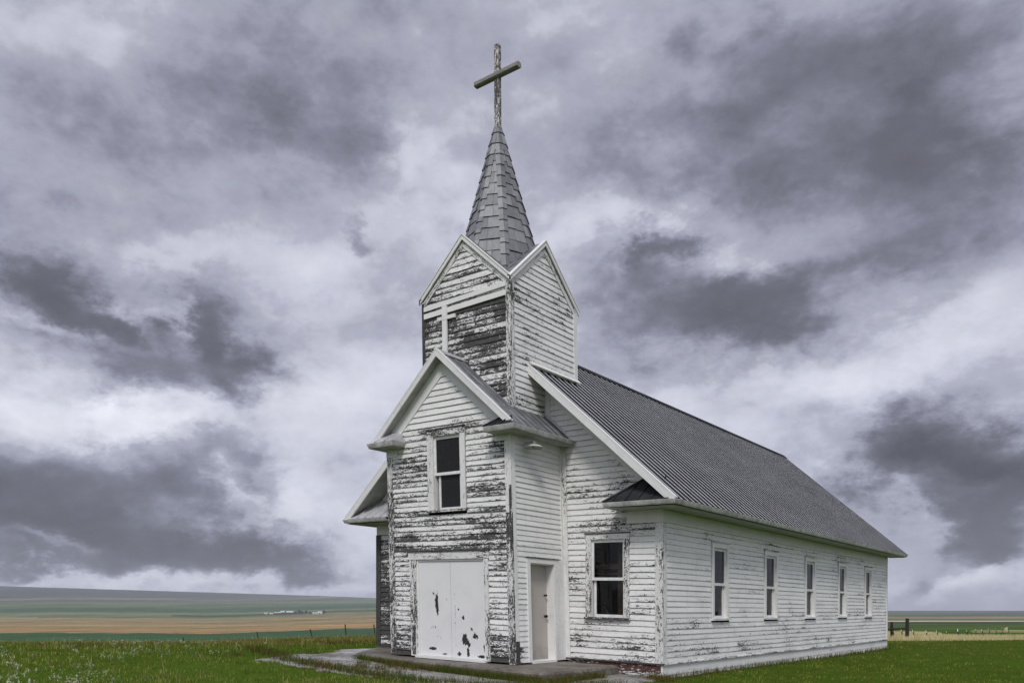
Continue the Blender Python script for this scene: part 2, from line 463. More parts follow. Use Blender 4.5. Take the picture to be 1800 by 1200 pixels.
# ----- nave walls
Pf = lambda x, z: (0.36 + 0.10 * smoothnoise(x * .8, z * 1.1, 3) + (0.06 if -0.7 < z < -0.3 else 0) + (0.12 if 1.75 < z < 2.0 and x > 2 else 0)
                   - (0.16 if z > 3.3 else 0) + (0.20 if x < -1.7 else 0) + (0.05 if 2.4 < z < 3.2 else 0))
Ps = lambda y, z: 0.295 + 0.10 * smoothnoise(y * .5, z * .9, 8) + (0.05 if z < 0.1 else 0)
zwall = 2.12
mb = MB('b')
gl = lambda z: (max(-W, -(ZR - 0.06 - z) / SL), min(W, (ZR - 0.06 - z) / SL))
FW = (2.30, 3.335, -0.10, 1.66)                       # front window outer casing
siding(mb, (0, 0, 0), (1, 0, 0), (0, -1, 0), ZB, 6.2, 0.121, gl, [FW, (-1.12, 1.12, -2, 4.3)], Pf)
side_w = [(2.40, 3.10), (5.56, 6.27), (8.68, 9.40), (11.85, 12.56), (14.94, 15.64)]
sh = [(a - 0.12, b + 0.14, -0.10, 1.62) for a, b in side_w]
siding(mb, (W, 0, 0), (0, 1, 0), (1, 0, 0), ZB, zwall, 0.113, lambda z: (0, L), sh, Ps, seg=4.2, out=0.018, lip=0.42)
siding(mb, (-W, 0, 0), (0, 1, 0), (-1, 0, 0), ZB, zwall, 0.1, lambda z: (0, L), (), lambda u, z: 0.5)
siding(mb, (0, L, 0), (1, 0, 0), (0, 1, 0), ZB, 6.2, 0.105, gl, (), lambda u, z: 0.35)
nave = mb.build('nave_wall', [M['siding'], M['siding']], church)
# corner boards
def corner(block, x, y, sx, sy, z0, z1, w, parent, mat, peel, th=0.03, name='corner_board'):
    mb = MB(block)
    xa = x + sx * th
    mb.box(x - sx * w, xa, y, y + sy * th, z0, z1, peel)
    mb.box(x, x + sx * th, y - sy * w, y - sy * 0.0005, z0, z1, peel)
    return mb.build(name, mat, parent)
corner('b', W, 0, 1, -1, ZB, 1.86, 0.14, nave, M['trim'], 0.42)
corner('b', -W, 0, -1, -1, ZB, 1.86, 0.14, nave, M['trim'], 0.95)
corner('b', W, L, 1, 1, ZB, 1.86, 0.12, nave, M['trim'], 0.3)
# frieze
mb = MB('b')
mb.box(W + 0.001, W + 0.034, -0.034, L + .03, 1.87, 2.118, 0.12)
mb.box(3.30, W, -0.036, -0.002, 1.865, 2.118, 0.30)
mb.build('frieze_board', M['clean'], nave); mb = MB('b')
mb.box(-W, -3.3, -0.036, -0.002, 1.865, 2.118, 0.30)
mb.build('frieze_board', M['clean'], nave)
# water table lip and skirt
mb = MB('b')
mb.prism((W, -0.03, ZB - 0.012), (W, L + .02, ZB - 0.012), (0.055, 0, -0.018), (0, 0, 0.022), 0.5)
mb.prism((1.8, 0, ZB - 0.012), (W + .055, 0, ZB - 0.012), (0, -0.055, -0.018), (0, 0, 0.022), 0.75)
mb.build('water_table', M['trim'], nave)
mb = MB('b'); mb.box(TW + 0.05, TW + 0.15, -0.036, -0.003, 4.2, 4.95, 0.12); mb.build('corner_board', M['clean'], nave)
mb = MB('b')
for k in range(6):
    mb.box(W - 0.02, W + 0.02, L * k / 6 + (0.002 if k else -0.02), L * (k + 1) / 6, ZB - 0.235, ZB - 0.012, 0.30)
mb.build('skirt_board', M['siding'], nave)
mb = MB('b')
mb.box(1.85, W - 0.025, -0.02, 0.01, ZB - 0.26, ZB - 0.012, 0.54)
mb2 = MB('b'); mb2.box(-W, -VW, -0.02, 0.01, ZB - 0.30, ZB - 0.012, 1.0)
mb2.build('skirt_board', M['trim'], nave)
tag(mb.build('skirt_board', M['skirt'], nave), 'dark skirt board with only scraps of white paint left')
fm = plain_material('whitewashed_foundation', (0.62, 0.61, 0.58), 0.9, 0, 0.25, 5.0, 0.5)
mb = MB('b')
mb.box(W - 0.22, W + 0.012, 0.0, L, ZB - 0.9, ZB - 0.236)
mb.box(W - 0.10, W + 0.07, L * .42, L + .05, ZB - 0.9, ZB - 0.30)
mb.box(-W, W - 0.23, 0.03, 0.25, ZB - 0.9, ZB - 0.245)
mb.build('foundation', fm, church)

# ----- corrugated sheets
def sheet(mb, E0, E1, RV, pitch=0.19, h=0.028, wr=0.055, mi=0, rib=0):
    """ribbed sheet: eave from E0 to E1, RV vector eave to ridge"""
    E0, E1, RV = Vector(E0), Vector(E1), Vector(RV)
    D = E1 - E0; ln = D.length; d = D / ln
    nrm = d.cross(RV).normalized()
    if nrm.z < 0: nrm = -nrm
    n = max(1, int(round(ln / pitch))); p = ln / n
    prof_ = []
    for k in range(n):
        a = k * p
        prof_ += [(a, 0), (a + p - wr, 0), (a + p - wr * .66, h), (a + p - wr * .33, h), (a + p - 0.001, 0)]
    prof_.append((ln, 0))
    flip = d.cross(RV).dot(nrm) < 0
    rl = RV.length
    for (a, ha), (b, hb) in zip(prof_[:-1], prof_[1:]):
        P = [E0 + d * a + nrm * ha, E0 + d * b + nrm * hb, E0 + d * b + nrm * hb + RV, E0 + d * a + nrm * ha + RV]
        uv = [(a, 0), (b, 0), (b, rl), (a, rl)]
        if flip: P = P[::-1]; uv = uv[::-1]
        mb.face(P, uv, (0.5, 0.5, 0.0), rib if (ha > 0 and hb > 0) else mi)

Y0, Y1 = -ON, L + ON
XE = W + OE
mb = MB('b')
for sx in (1, -1):
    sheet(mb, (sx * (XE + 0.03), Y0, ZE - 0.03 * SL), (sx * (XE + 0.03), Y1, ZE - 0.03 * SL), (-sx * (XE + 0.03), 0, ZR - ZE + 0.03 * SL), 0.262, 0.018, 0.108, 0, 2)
    a = [(sx * XE, Y0, ZE - 0.05), (sx * XE, Y1, ZE - 0.05), (0, Y1, ZR - 0.05), (0, Y0, ZR - 0.05)]
    mb.face(a if sx < 0 else a[::-1], mi=1)
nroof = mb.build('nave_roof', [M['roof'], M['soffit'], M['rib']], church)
mb = MB('b')
for sx in (1, -1):
    mb.prism((0, Y0, ZR + 0.035), (0, Y1, ZR + 0.035), (sx * 0.17, 0, -0.17 * SL + .005), (0, 0, 0.012))
mb.build('ridge_cap', M['roof'], nroof)
# rake boards (sloped, hang below the roof edge)
def rake(block, y, th, apex, eave, depth, parent, mat, peel, name='rake_board', cap=None, zcut=None):
    """pair of sloped fascia boards on a gable at y; apex/eave = (x, z) of the top edge, cut level at zcut"""
    for sx in (1, -1):
        mb = MB(block)
        ax, az_ = apex; ex, ez = eave
        sl = (az_ - ez) / (ex - ax)
        pts = [(ax, az_), (ex, ez)]
        zc_ = zcut if zcut is not None else ez - depth
        if zc_ < ez - 1e-4: pts.append((ex, max(zc_, ez - depth)))
        if zc_ > ez - depth + 1e-4: pts.append((ax + (az_ - depth - zc_) / sl, zc_))
        pts.append((ax, az_ - depth))
        bd = (random.random(), 0.5, peel); u0 = random.random() * 20
        F = [(sx * x, y - th, z) for x, z in pts]; Bk = [(sx * x, y, z) for x, z in pts]
        ca, sa_ = 1 / math.hypot(1, sl), sl / math.hypot(1, sl)
        uv = [(u0 + x * ca - z * sa_, x * sa_ + z * ca) for x, z in pts]
        ordr = range(len(pts)) if sx < 0 else range(len(pts) - 1, -1, -1)
        mb.face([F[i] for i in ordr], [uv[i] for i in ordr], bd)
        mb.face([Bk[i] for i in reversed(list(ordr))], [uv[i] for i in reversed(list(ordr))], bd)
        n_ = len(pts)
        for i in range(n_):
            j = (i + 1) % n_
            q = [F[i], F[j], Bk[j], Bk[i]]; w_ = [uv[i], uv[j], (uv[j][0], uv[j][1] + th), (uv[i][0], uv[i][1] + th)]
            if sx > 0: q = q; w_ = w_
            else: q = q[::-1]; w_ = w_[::-1]
            mb.face(q, w_, bd)
        if cap:
            a = (sx * ax, y, az_); b = (sx * ex, y, ez)
            mb.prism((b[0], y - th - 0.004, b[2] + 0.002), (a[0], y - th - 0.004, a[2] + 0.002), (0, cap, 0), (0, 0, 0.022), 0.0)
        mb.build(name, mat, parent)
xk = 1.21
rake('b', Y0 + 0.005, 0.035, (xk, ZR - SL * xk + 0.01), (XE + 0.0, ZE + 0.01), 0.185, nroof, M['clean'], 0.27, cap=0.12, zcut=2.236)
rake('b', Y1 + 0.035, 0.035, (0.0, ZR + 0.01), (XE, ZE + 0.01), 0.20, nroof, M['clean'], 0.1, zcut=2.236)
# soffit under the rake overhang and trim on the gable wall
for sx in (1, -1):
    mb = MB('b')
    P = [(sx * xk, Y0, ZR - SL * xk - 0.14), (sx * (XE - .12), Y0, ZR - SL * (XE - .12) - 0.14), (sx * (XE - .12), 0, ZR - SL * (XE - .12) - 0.14), (sx * xk, 0, ZR - SL * xk - 0.14)]
    mb.face(P if sx > 0 else P[::-1], [(0, 0), (4, 0), (4, .6), (0, .6)])
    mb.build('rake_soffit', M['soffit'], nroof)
for sx in (1, -1):
    mb = MB('b')
    mb.prism((sx * 3.95, -0.002, ZR - SL * 3.95 - 0.17), (sx * 1.25, -0.002, ZR - SL * 1.25 - 0.17), (0, 0, -0.30), (0, -0.032, 0), 0.28)
    mb.build('gable_trim', M['clean'], nave)
# eave soffit, gutter
mb = MB('b')
mb.face([(W, -0.60, 2.122), (XE - 0.03, -0.60, 2.122), (XE - 0.03, L + .5, 2.122), (W, L + .5, 2.122)][::-1])
mb.face([(3.14, -0.60, 2.121), (W, -0.60, 2.121), (W, 0, 2.121), (3.14, 0, 2.121)][::-1])
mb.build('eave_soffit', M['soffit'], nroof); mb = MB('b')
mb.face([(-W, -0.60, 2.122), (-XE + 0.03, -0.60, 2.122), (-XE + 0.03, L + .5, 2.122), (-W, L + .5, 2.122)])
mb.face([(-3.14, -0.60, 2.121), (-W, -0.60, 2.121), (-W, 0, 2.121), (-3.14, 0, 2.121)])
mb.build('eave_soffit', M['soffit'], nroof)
def gutter(mb, path, zt, h, dp, outs):
    """trough along a path of corner points; outs[i] outward direction of segment i"""
    n = len(path)
    prof_ = [(-dp, zt - h), (0.0 - 0.025, zt - h), (-0.008, zt - h + 0.028), (0.012, zt - 0.01), (0.012, zt), (-0.010, zt), (-0.028, zt - h + 0.05), (-dp, zt - h + 0.03)]
    def corner_pt(i, q):
        o = q[0]
        x, y = path[i]
        if i == 0: v = outs[0]
        elif i == n - 1: v = outs[-1]
        else: v = (outs[i - 1][0] + outs[i][0], outs[i - 1][1] + outs[i][1])
        return (x + v[0] * o, y + v[1] * o, q[1])
    for i in range(n - 1):
        for k in range(len(prof_) - 1):
            a, b = prof_[k], prof_[k + 1]
            P = [corner_pt(i, a), corner_pt(i + 1, a), corner_pt(i + 1, b), corner_pt(i, b)]
            d = Vector((path[i + 1][0] - path[i][0], path[i + 1][1] - path[i][1], 0)); o = Vector(outs[i] + (0,))
            if d.cross(o).z > 0: P = P[::-1]
            mb.face(P)
    for i in (0, n - 1):
        mb.face([corner_pt(i, q) for q in prof_])
GX = XE + 0.02
mb = MB('b'); gutter(mb, [(3.10, -0.64), (GX, -0.64), (GX, L + ON - .02)], 2.232, 0.088, 0.13, [(0, -1), (1, 0)])
# rolled seam bumps on the gutter front
mb.build('gutter', M['gutter'], nroof)
mb = MB('b'); gutter(mb, [(-3.10, -0.64), (-GX, -0.64), (-GX, L + ON - .02)], 2.232, 0.088, 0.13, [(0, -1), (-1, 0)])
mb.build('gutter', M['gutter'], nroof)
# little hipped roofs of the cornice returns
mb = MB('b')
A, C, E2, T = (3.08, -0.645, 2.24), (4.54, -0.645, 2.24), (3.96, 0, 2.756), (3.70, 0, 2.756)
def tri_sheet(mb, pts, ribs, lift=0.018, mi=0):
    mb.face(pts, mi=mi)
    for (a, b) in ribs:
        a, b = Vector(a), Vector(b)
        mb.prism(a, b, (0.030, 0, 0), (0, -0.012, lift), mi=mi)
tri_sheet(mb, [A, C, E2, T], [((3.30 + .28 * k, -0.645, 2.242), (3.30 + .28 * k, -0.645 + min(.63, .22 + .28 * k), 2.242 + .8 * min(.63, .22 + .28 * k))) for k in range(4)])
mb.face([(3.08, 0, 2.24), A, T])
mb.prism(A, T, (0.07, 0.0, 0.0), (0.0, -0.02, 0.02))
mb.build('return_roof', M['roof'], nroof)
mb = MB('b')
mx = lambda p: (-p[0], p[1], p[2])
tri_sheet(mb, [mx(T), mx(E2), mx(C), mx(A)], [((-(3.30 + .28 * k), -0.645, 2.242), (-(3.30 + .28 * k), -0.645 + min(.63, .22 + .28 * k), 2.242 + .8 * min(.63, .22 + .28 * k))) for k in range(4)])
mb.face([mx(T), mx(A), (-3.08, 0, 2.24)])
mb.build('return_roof', M['flash'], nroof)

# ----- vestibule
def Pv(x, z):
    p = 0.43 + 0.12 * smoothnoise(x * .9, z * 1.3, 1)
    if z > 3.9: p = 0.30 + 0.1 * smoothnoise(x, z, 4)
    if 1.30 < z < 1.44: p += 0.11
    if 1.46 < z < 1.56: p += 0.07
    if 1.62 < z < 2.1 and x > 0.7: p += 0.10
    if z < -0.35: p += 0.05
    if z < -0.88: p += 0.3
    if x < -0.8 and z < 0: p += 0.02
    return p
Pvr = lambda y, z: 0.20 + 0.08 * smoothnoise(y, z, 6) + (0.12 if 1.1 < z < 1.6 else 0) + (0.5 if (z < -0.62 and y < -1.42) else 0)
VWIN = (-0.50, 0.575, 2.09, 3.82); DD = (-1.10, 1.11, -1.2, 1.29); SDR = (-1.37, -0.14, -1.2, 1.14)
gv = lambda z: (max(-VW, -(ZVA - 0.06 - z) / SV), min(VW, (ZVA - 0.06 - z) / SV))
mb = MB('v')
siding(mb, (0, -VD, 0), (1, 0, 0), (0, -1, 0), ZBV, 3.55, 0.107, gv, [VWIN, DD], Pv, jitter=0.005, seg=2.2)
siding(mb, (0, -VD, 0), (1, 0, 0), (0, -1, 0), 3.55, 5.35, 0.132, gv, [VWIN], Pv, jitter=0.005, seg=2.2)
siding(mb, (VW, 0, 0), (0, 1, 0), (1, 0, 0), ZBV, 3.6, 0.107, lambda z: (-VD, 0), [SDR], Pvr, out=0.018, lip=0.40)
siding(mb, (-VW, 0, 0), (0, 1, 0), (-1, 0, 0), ZBV, 3.6, 0.107, lambda z: (-VD, 0), (), lambda u, z: 0.5)
vest = mb.build('vestibule_wall', [M['siding'], M['siding']], church)
mb = MB('v')
mb.box(VW - 0.13, VW + 0.03, -VD - 0.03, -VD, ZBV - .03, 1.38, 0.50); mb.box(VW - 0.125, VW + 0.03, -VD - 0.03, -VD, 1.383, 2.0, 0.56); mb.box(VW - 0.125, VW + 0.03, -VD - 0.032, -VD, 2.003, 3.56, 0.38)
mb.box(VW, VW + 0.03, -VD + 0.001, -VD + 0.13, ZBV - .03, -0.55, 1.1); mb.box(VW, VW + 0.03, -VD + 0.001, -VD + 0.11, -0.547, 3.56, 0.28)
mb.box(VW - 0.03, VW + 0.034, -VD - 0.036, -VD - 0.0325, 1.25, 2.55, 0.66)
mb.build('corner_board', M['trim'], vest)
mb = MB('v')
mb.box(-VW - 0.03, -VW + 0.14, -VD - 0.03, -VD, ZBV - .03, 1.30, 0.55); mb.box(-VW - 0.03, -VW + 0.14, -VD - 0.028, -VD, 1.303, 2.6, 0.56); mb.box(-VW - 0.03, -VW + 0.13, -VD - 0.03, -VD, 2.603, 3.56, 0.46)
mb.build('corner_board', M['trim'], vest)
mb = MB('v')
mb.box(VW + 0.001, VW + 0.032, -0.10, 0.0, ZBV, 3.56, 0.30)
mb.box(VW + 0.005, VW + 0.14, -0.04, -0.026, ZBV, 3.56, 0.34)
mb.build('corner_board', M['trim'], vest)
mb = MB('v')
mb.box(VW - 0.34, VW + 0.04, -VD - 0.042, -VD - 0.002, 3.44, 3.56, 0.3)
mb.box(VW + 0.001, VW + 0.034, -VD, 0, 3.40, 3.56, 0.14)
mb.build('frieze_board', M['clean'], vest); mb = MB('v')
mb.box(-VW - 0.035, -VW + 0.30, -VD - 0.042, -VD - 0.002, 3.38, 3.56, 0.3)
mb.build('frieze_board', M['clean'], vest)

VY0 = -VD - VO; VXE = VW + VE
mb = MB('v')
for sx in (1, -1):
    sheet(mb, (sx * (VXE + 0.03), VY0, ZVE - 0.03 * SV), (sx * (VXE + 0.03), 0.0, ZVE - 0.03 * SV), (-sx * (VXE + 0.03), 0, ZVA - ZVE + 0.03 * SV), 0.24, 0.014, 0.05)
    a = [(sx * VXE, VY0, ZVE - 0.05), (sx * VXE, 0, ZVE - 0.05), (0, 0, ZVA - 0.05), (0, VY0, ZVA - 0.05)]
    mb.face(a if sx < 0 else a[::-1], mi=1)
vroof = mb.build('vestibule_roof', [M['roof_worn'], M['soffit']], church)
rake('v', VY0 + 0.005, 0.03, (0.0, ZVA + 0.015), (VXE, ZVE + 0.015), 0.145, vroof, M['clean'], 0.28, cap=0.10, zcut=3.672)
mb = MB('v')
for sx in (1, -1):
    P = [(0, VY0, ZVA - 0.115), (sx * VXE, VY0, ZVE - 0.115), (sx * VXE, -VD, ZVE - 0.115), (0, -VD, ZVA - 0.115)]
    mb.face(P if sx > 0 else P[::-1], [(0, 0), (3, 0), (3, .3), (0, .3)])
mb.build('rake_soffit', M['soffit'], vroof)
mb = MB('v')
for sx in (1, -1):
    x0 = 0.0; x1 = 1.62
    mb.prism((sx * x1, -VD - 0.002, ZVA - SV * x1 - 0.115), (sx * x0, -VD - 0.002, ZVA - SV * x0 - 0.115), (0, 0, -0.33), (0, -0.03 - 0.001 * (sx > 0), 0), 0.20)
mb.build('gable_trim', M['clean'], vest)
mb = MB('v')
mb.prism((0, VY0 + .1, ZVA + 0.03), (0, -T1, ZVA + 0.03), (0.12, 0, -0.12 * SV), (0, 0, 0.01))
mb.prism((0, VY0 + .1, ZVA + 0.03), (0, -T1, ZVA + 0.03), (-0.12, 0, -0.12 * SV), (0, 0, 0.01))
mb.build('ridge_cap', M['flash'], vroof); mb = MB('v')
# flashing along the tower side and the nave gable
mb.prism((TW + 0.012, -T1, ZVA - SV * TW + 0.02), (TW + 0.012, 0.0, ZVA - SV * TW + 0.02), (0.0, 0, 0.09), (0.012, 0, 0))
mb.build('flashing', M['flash'], vroof); mb = MB('v')
for k in range(7):
    x = VXE - 0.03 - k * 0.1
    mb.prism((x, -0.03, ZVA - SV * x + 0.03), (x - 0.1, -0.03, ZVA - SV * (x - .1) + 0.03), (0, 0, 0.07), (0, -0.01, 0))
mb.build('flashing', M['flash'], vroof)
mb = MB('v')
VG = 2.11
mb.face([(VW, -2.18, 3.561), (VG - .03, -2.18, 3.561), (VG - .03, 0, 3.561), (VW, 0, 3.561)][::-1])
mb.face([(1.37, -2.18, 3.56), (VW, -2.18, 3.56), (VW, -VD, 3.56), (1.37, -VD, 3.56)][::-1])
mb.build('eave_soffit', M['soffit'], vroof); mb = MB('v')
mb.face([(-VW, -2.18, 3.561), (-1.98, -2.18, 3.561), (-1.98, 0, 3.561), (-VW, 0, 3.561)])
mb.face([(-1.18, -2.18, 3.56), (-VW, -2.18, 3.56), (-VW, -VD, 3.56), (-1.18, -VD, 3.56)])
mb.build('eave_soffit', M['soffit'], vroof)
mb = MB('v'); gutter(mb, [(1.36, -VD), (1.36, -2.18), (VG, -2.18), (VG, 0.02)], 3.665, 0.09, 0.12, [(-1, 0), (0, -1), (1, 0)])
mb.build('gutter', M['gutter'], vroof)
mb = MB('v'); gutter(mb, [(-1.17, -VD), (-1.17, -2.18), (-1.99, -2.18), (-1.99, 0.02)], 3.665, 0.095, 0.12, [(1, 0), (0, -1), (-1, 0)])
mb.build('gutter', M['gutter'], vroof)
mb = MB('v')
tri_sheet(mb, [(1.35, -2.185, 3.672), (2.04, -2.185, 3.672), (1.80, -VD, 3.93), (1.62, -VD, 3.93)], [((1.56, -2.185, 3.674), (1.68, -VD - .1, 3.87)), ((1.76, -2.185, 3.674), (1.80, -VD - .1, 3.87))])
mb.face([(1.35, -VD, 3.672), (1.35, -2.185, 3.672), (1.62, -VD, 3.93)])
mb.prism((1.35, -2.185, 3.675), (1.62, -VD, 3.935), (0.06, 0, 0), (0, -0.02, 0.02))
mb.build('return_roof', M['roof'], vroof)
mb = MB('v')
tri_sheet(mb, [(-1.98, -2.185, 3.672), (-1.16, -2.185, 3.672), (-1.36, -VD, 3.95), (-1.80, -VD, 3.95)], [((-1.75, -2.185, 3.674), (-1.70, -VD - .1, 3.87)), ((-1.45, -2.185, 3.674), (-1.48, -VD - .1, 3.87))])
mb.face([(-1.16, -2.185, 3.672), (-1.16, -VD, 3.672), (-1.36, -VD, 3.95)])
mb.build('return_roof', M['flash'], vroof)

# ----- tower
def Pt(x, z):
    p = 0.565 + 0.16 * smoothnoise(x * 1.1, z * 1.3, 2)
    if z > 6.6: p = 0.47 + 0.2 * smoothnoise(x * 1.1, z * 1.4, 9)
    if z < 5.0: p = 0.50 + 0.1 * smoothnoise(x, z, 2)
    if 6.42 < z < 6.6: p = 0.85
    if 6.68 < z < 6.76: p = 0.8
    return p
Ptr = lambda y, z: 0.345 + 0.12 * smoothnoise(y * .9, z * .9, 5) + (0.03 if 6.55 < z < 6.85 else 0)
gt = lambda z: (max(-TW, -(ZTA - 0.05 - z) / ST_), min(TW, (ZTA - 0.05 - z) / ST_))
YM = (T2 - T1) / 2; TH = (T1 + T2) / 2
gt2 = lambda z: (max(-T1, YM - (ZTA - 0.05 - z) / ST_), min(T2, YM + (ZTA - 0.05 - z) / ST_))
mb = MB('t')
siding(mb, (0, -T1, 0), (1, 0, 0), (0, -1, 0), 3.6, 8.05, 0.132, gt, (), Pt, jitter=0.006, seg=2.0)
siding(mb, (TW, 0, 0), (0, 1, 0), (1, 0, 0), 4.1, 8.05, 0.128, gt2, (), Ptr, jitter=0.005, seg=2.4, out=0.019, lip=0.46)
siding(mb, (-TW, 0, 0), (0, 1, 0), (-1, 0, 0), 3.6, 8.05, 0.13, gt2, (), lambda u, z: 0.5)
siding(mb, (0, T2, 0), (1, 0, 0), (0, 1, 0), 4.6, 8.05, 0.13, gt, (), lambda u, z: 0.4)
tower = mb.build('tower_wall', [M['siding'], M['siding']], church)
zc = 6.9
mb = MB('t')
mb.box(TW - 0.09, TW + 0.032, -T1 - 0.032, -T1, 4.2, zc, 0.54); mb.box(TW, TW + 0.032, -T1 + .001, -T1 + 0.10, 4.2, zc, 0.45)
mb.build('corner_board', M['trim'], tower)
mb = MB('t'); mb.box(-TW - 0.03, -TW + 0.05, -T1 - 0.03, -T1, 3.6, zc, 0.95); mb.build('corner_board', M['trim'], tower)
mb = MB('t'); mb.box(TW, TW + 0.03, T2 - 0.11, T2 + 0.03, 4.9, zc, 0.25); mb.build('corner_board', M['trim'], tower)
mb = MB('t')
tl = 0.036
mb.prism((-TW + .05, -T1 - 0.025, 6.70), (TW - .09, -T1 - 0.025, 6.79), (0, 0, 0.10), (0, -0.026, 0), 0.10)
mb.build('trim_band', M['trim'], tower); mb = MB('t')
mb.prism((-TW + .05, -T1 - 0.025, 6.53), (TW - .09, -T1 - 0.025, 6.60), (0, 0, 0.115), (0, -0.026, 0), 0.12)
mb.build('trim_band', M['trim'], tower)
mb = MB('t')
mb.box(-0.60, -0.465, -T1 - 0.088, -T1 - 0.052, 5.3, 6.70, 0.22)
mb.box(-0.74, -0.22, -T1 - 0.092, -T1 - 0.050, 6.395, 6.475, 0.26)
tag(mb.build('wall_cross', M['trim'], tower), 'small white wooden cross nailed flat to the tower front')
mb = MB('t')
mb.prism((TW + 0.03, -0.58, ZR - SL * TW + 0.10), (TW + 0.03, T2 + .02, ZR - SL * TW + 0.10), (0.09, 0, -0.09), (0.012, 0, 0.012))
mb.build('flashing', M['clean'], tower)
# cross gable roof
mb = MB('t')
XO = TW + TO
yb0, yb1 = -T1 - TO, T2 + TO
K = (0, YM, ZTA)
cor = {(1, -1): (XO, yb0, ZTE), (-1, -1): (-XO, yb0, ZTE), (1, 1): (XO, yb1, ZTE), (-1, 1): (-XO, yb1, ZTE)}
ap = {'f': (0, yb0, ZTA), 'r': (XO, YM, ZTA), 'l': (-XO, YM, ZTA), 'b': (0, yb1, ZTA)}
for a, c in (('f', (1, -1)), ('f', (-1, -1)), ('r', (1, -1)), ('r', (1, 1)), ('l', (-1, -1)), ('l', (-1, 1)), ('b', (1, 1)), ('b', (-1, 1))):
    P = [Vector(ap[a]), Vector(cor[c]), Vector(K)]
    n = (P[1] - P[0]).cross(P[2] - P[0])
    if n.z < 0: P = [P[0], P[2], P[1]]
    mb.face(P)
    # standing seams parallel to the slope
    A0, C0, K0 = Vector(ap[a]), Vector(cor[c]), Vector(K)
    for q in (0.25, 0.5, 0.75):
        s0 = A0 + (K0 - A0) * q; s1 = C0 + (K0 - C0) * q
        along = (K0 - A0).normalized()
        mb.prism(s0, s1, along * 0.022, (0, 0, 0.02))
troof = mb.build('tower_roof', M['roof_worn'], church)
def trake(p_ap, p_c, outv, depth, peel, mat, th=0.03, capw=0.10):
    mb = MB('t')
    o = Vector(outv)
    a, c = Vector(p_ap), Vector(p_c)
    mb.prism(c + Vector((0, 0, .01)), a + Vector((0, 0, .01)), (0, 0, -depth), -o * th, peel)
    mb.prism(c + Vector((0, 0, .014)) + o * 0.014, a + Vector((0, 0, .014)) + o * 0.014, -o * capw, (0, 0, 0.022), 0.1)
    mb.build('rake_board', mat, troof)
    mb = MB('t')
    k = 0.86
    c2 = a + (c - a) * 0.93
    mb.prism(c2 - o * (TO + .0) + Vector((0, 0, -.10)), a - o * TO + Vector((0, 0, -.10)), (0, 0, -0.15), o * 0.028, peel + .1)
    mb.build('gable_trim', M['trim'], tower)
trake(ap['f'], cor[(1, -1)], (0, -1, 0), 0.10, 0.34, M['trim'])
trake(ap['f'], cor[(-1, -1)], (0, -1, 0), 0.10, 0.40, M['trim'])
trake(ap['r'], cor[(1, -1)], (1, 0, 0), 0.10, 0.30, M['trim'])
trake(ap['r'], cor[(1, 1)], (1, 0, 0), 0.10, 0.30, M['trim'])
trake(ap['l'], cor[(-1, -1)], (-1, 0, 0), 0.10, 0.4, M['trim'])
trake(ap['l'], cor[(-1, 1)], (-1, 0, 0), 0.10, 0.4, M['trim'])

# ----- spire: eight sides of overlapping metal shingles
SX, SY = 0.02, YM
ZS0, ZS1 = 7.30, 11.05
RS0, RS1 = 1.10, 0.085
def srad(z): return RS0 + (RS1 - RS0) * (z - ZS0) / (ZS1 - ZS0)
def sp(ang, r, z): return (SX + math.cos(ang) * r, SY + math.sin(ang) * r, z)
mb = MB('t')
row = 0.285
nrow = int((ZS1 - ZS0) / row)
for k in range(8):
    a0 = k * math.pi / 4; a1 = a0 + math.pi / 4
    zz = ZS0 + random.uniform(0, 0.02)
    i = 0
    while zz < ZS1 - 0.03:
        zt = min(zz + row, ZS1)
        rb = srad(zz) + 0.020; rt = srad(zt) + 0.004
        # split the face of this row in shingles
        wb = 2 * rb * math.sin(math.pi / 8)
        ns = 2 if wb > 0.30 else 1
        cuts = [0.0] + ([random.uniform(0.38, 0.62)] if ns == 2 else []) + [1.0]
        for c in range(len(cuts) - 1):
            lift = random.uniform(-0.006, 0.012); dz = random.uniform(-0.008, 0.008)
            pb0, pb1 = Vector(sp(a0, rb + lift, zz + dz)), Vector(sp(a1, rb + lift, zz + dz))
            pt0, pt1 = Vector(sp(a0, rt + lift * .3, zt)), Vector(sp(a1, rt + lift * .3, zt))
            q0, q1 = cuts[c] + 0.004, cuts[c + 1] - 0.004
            bd = (random.random(), .5, 0)
            A_, B_ = pb0.lerp(pb1, q0), pb0.lerp(pb1, q1); C_, D_ = pt0.lerp(pt1, q1), pt0.lerp(pt1, q0)
            mb.face([A_, B_, C_, D_], [(0, 0), (wb, 0), (wb, row), (0, row)], bd)
            ib0, ib1 = Vector(sp(a0, srad(zz) - 0.004, zz + .003)), Vector(sp(a1, srad(zz) - 0.004, zz + .003))
            mb.face([ib0.lerp(ib1, q0), ib0.lerp(ib1, q1), B_, A_], None, bd, 1)
        zz = zt; i += 1
    # core behind the seams
    mb.face([sp(a0, srad(ZS0) - .01, ZS0), sp(a1, srad(ZS0) - .01, ZS0), sp(a1, srad(ZS1) - .005, ZS1), sp(a0, srad(ZS1) - .005, ZS1)], mi=1)
mb.face([sp(k * math.pi / 4, RS1 + .02, ZS1) for k in range(8)], mi=0)
M['seam'] = plain_material('shingle_shadow_edge', (0.03, 0.03, 0.032), 0.7, 0.2, 0.2)  # dark underside of each shingle row, its shadow put into the colour
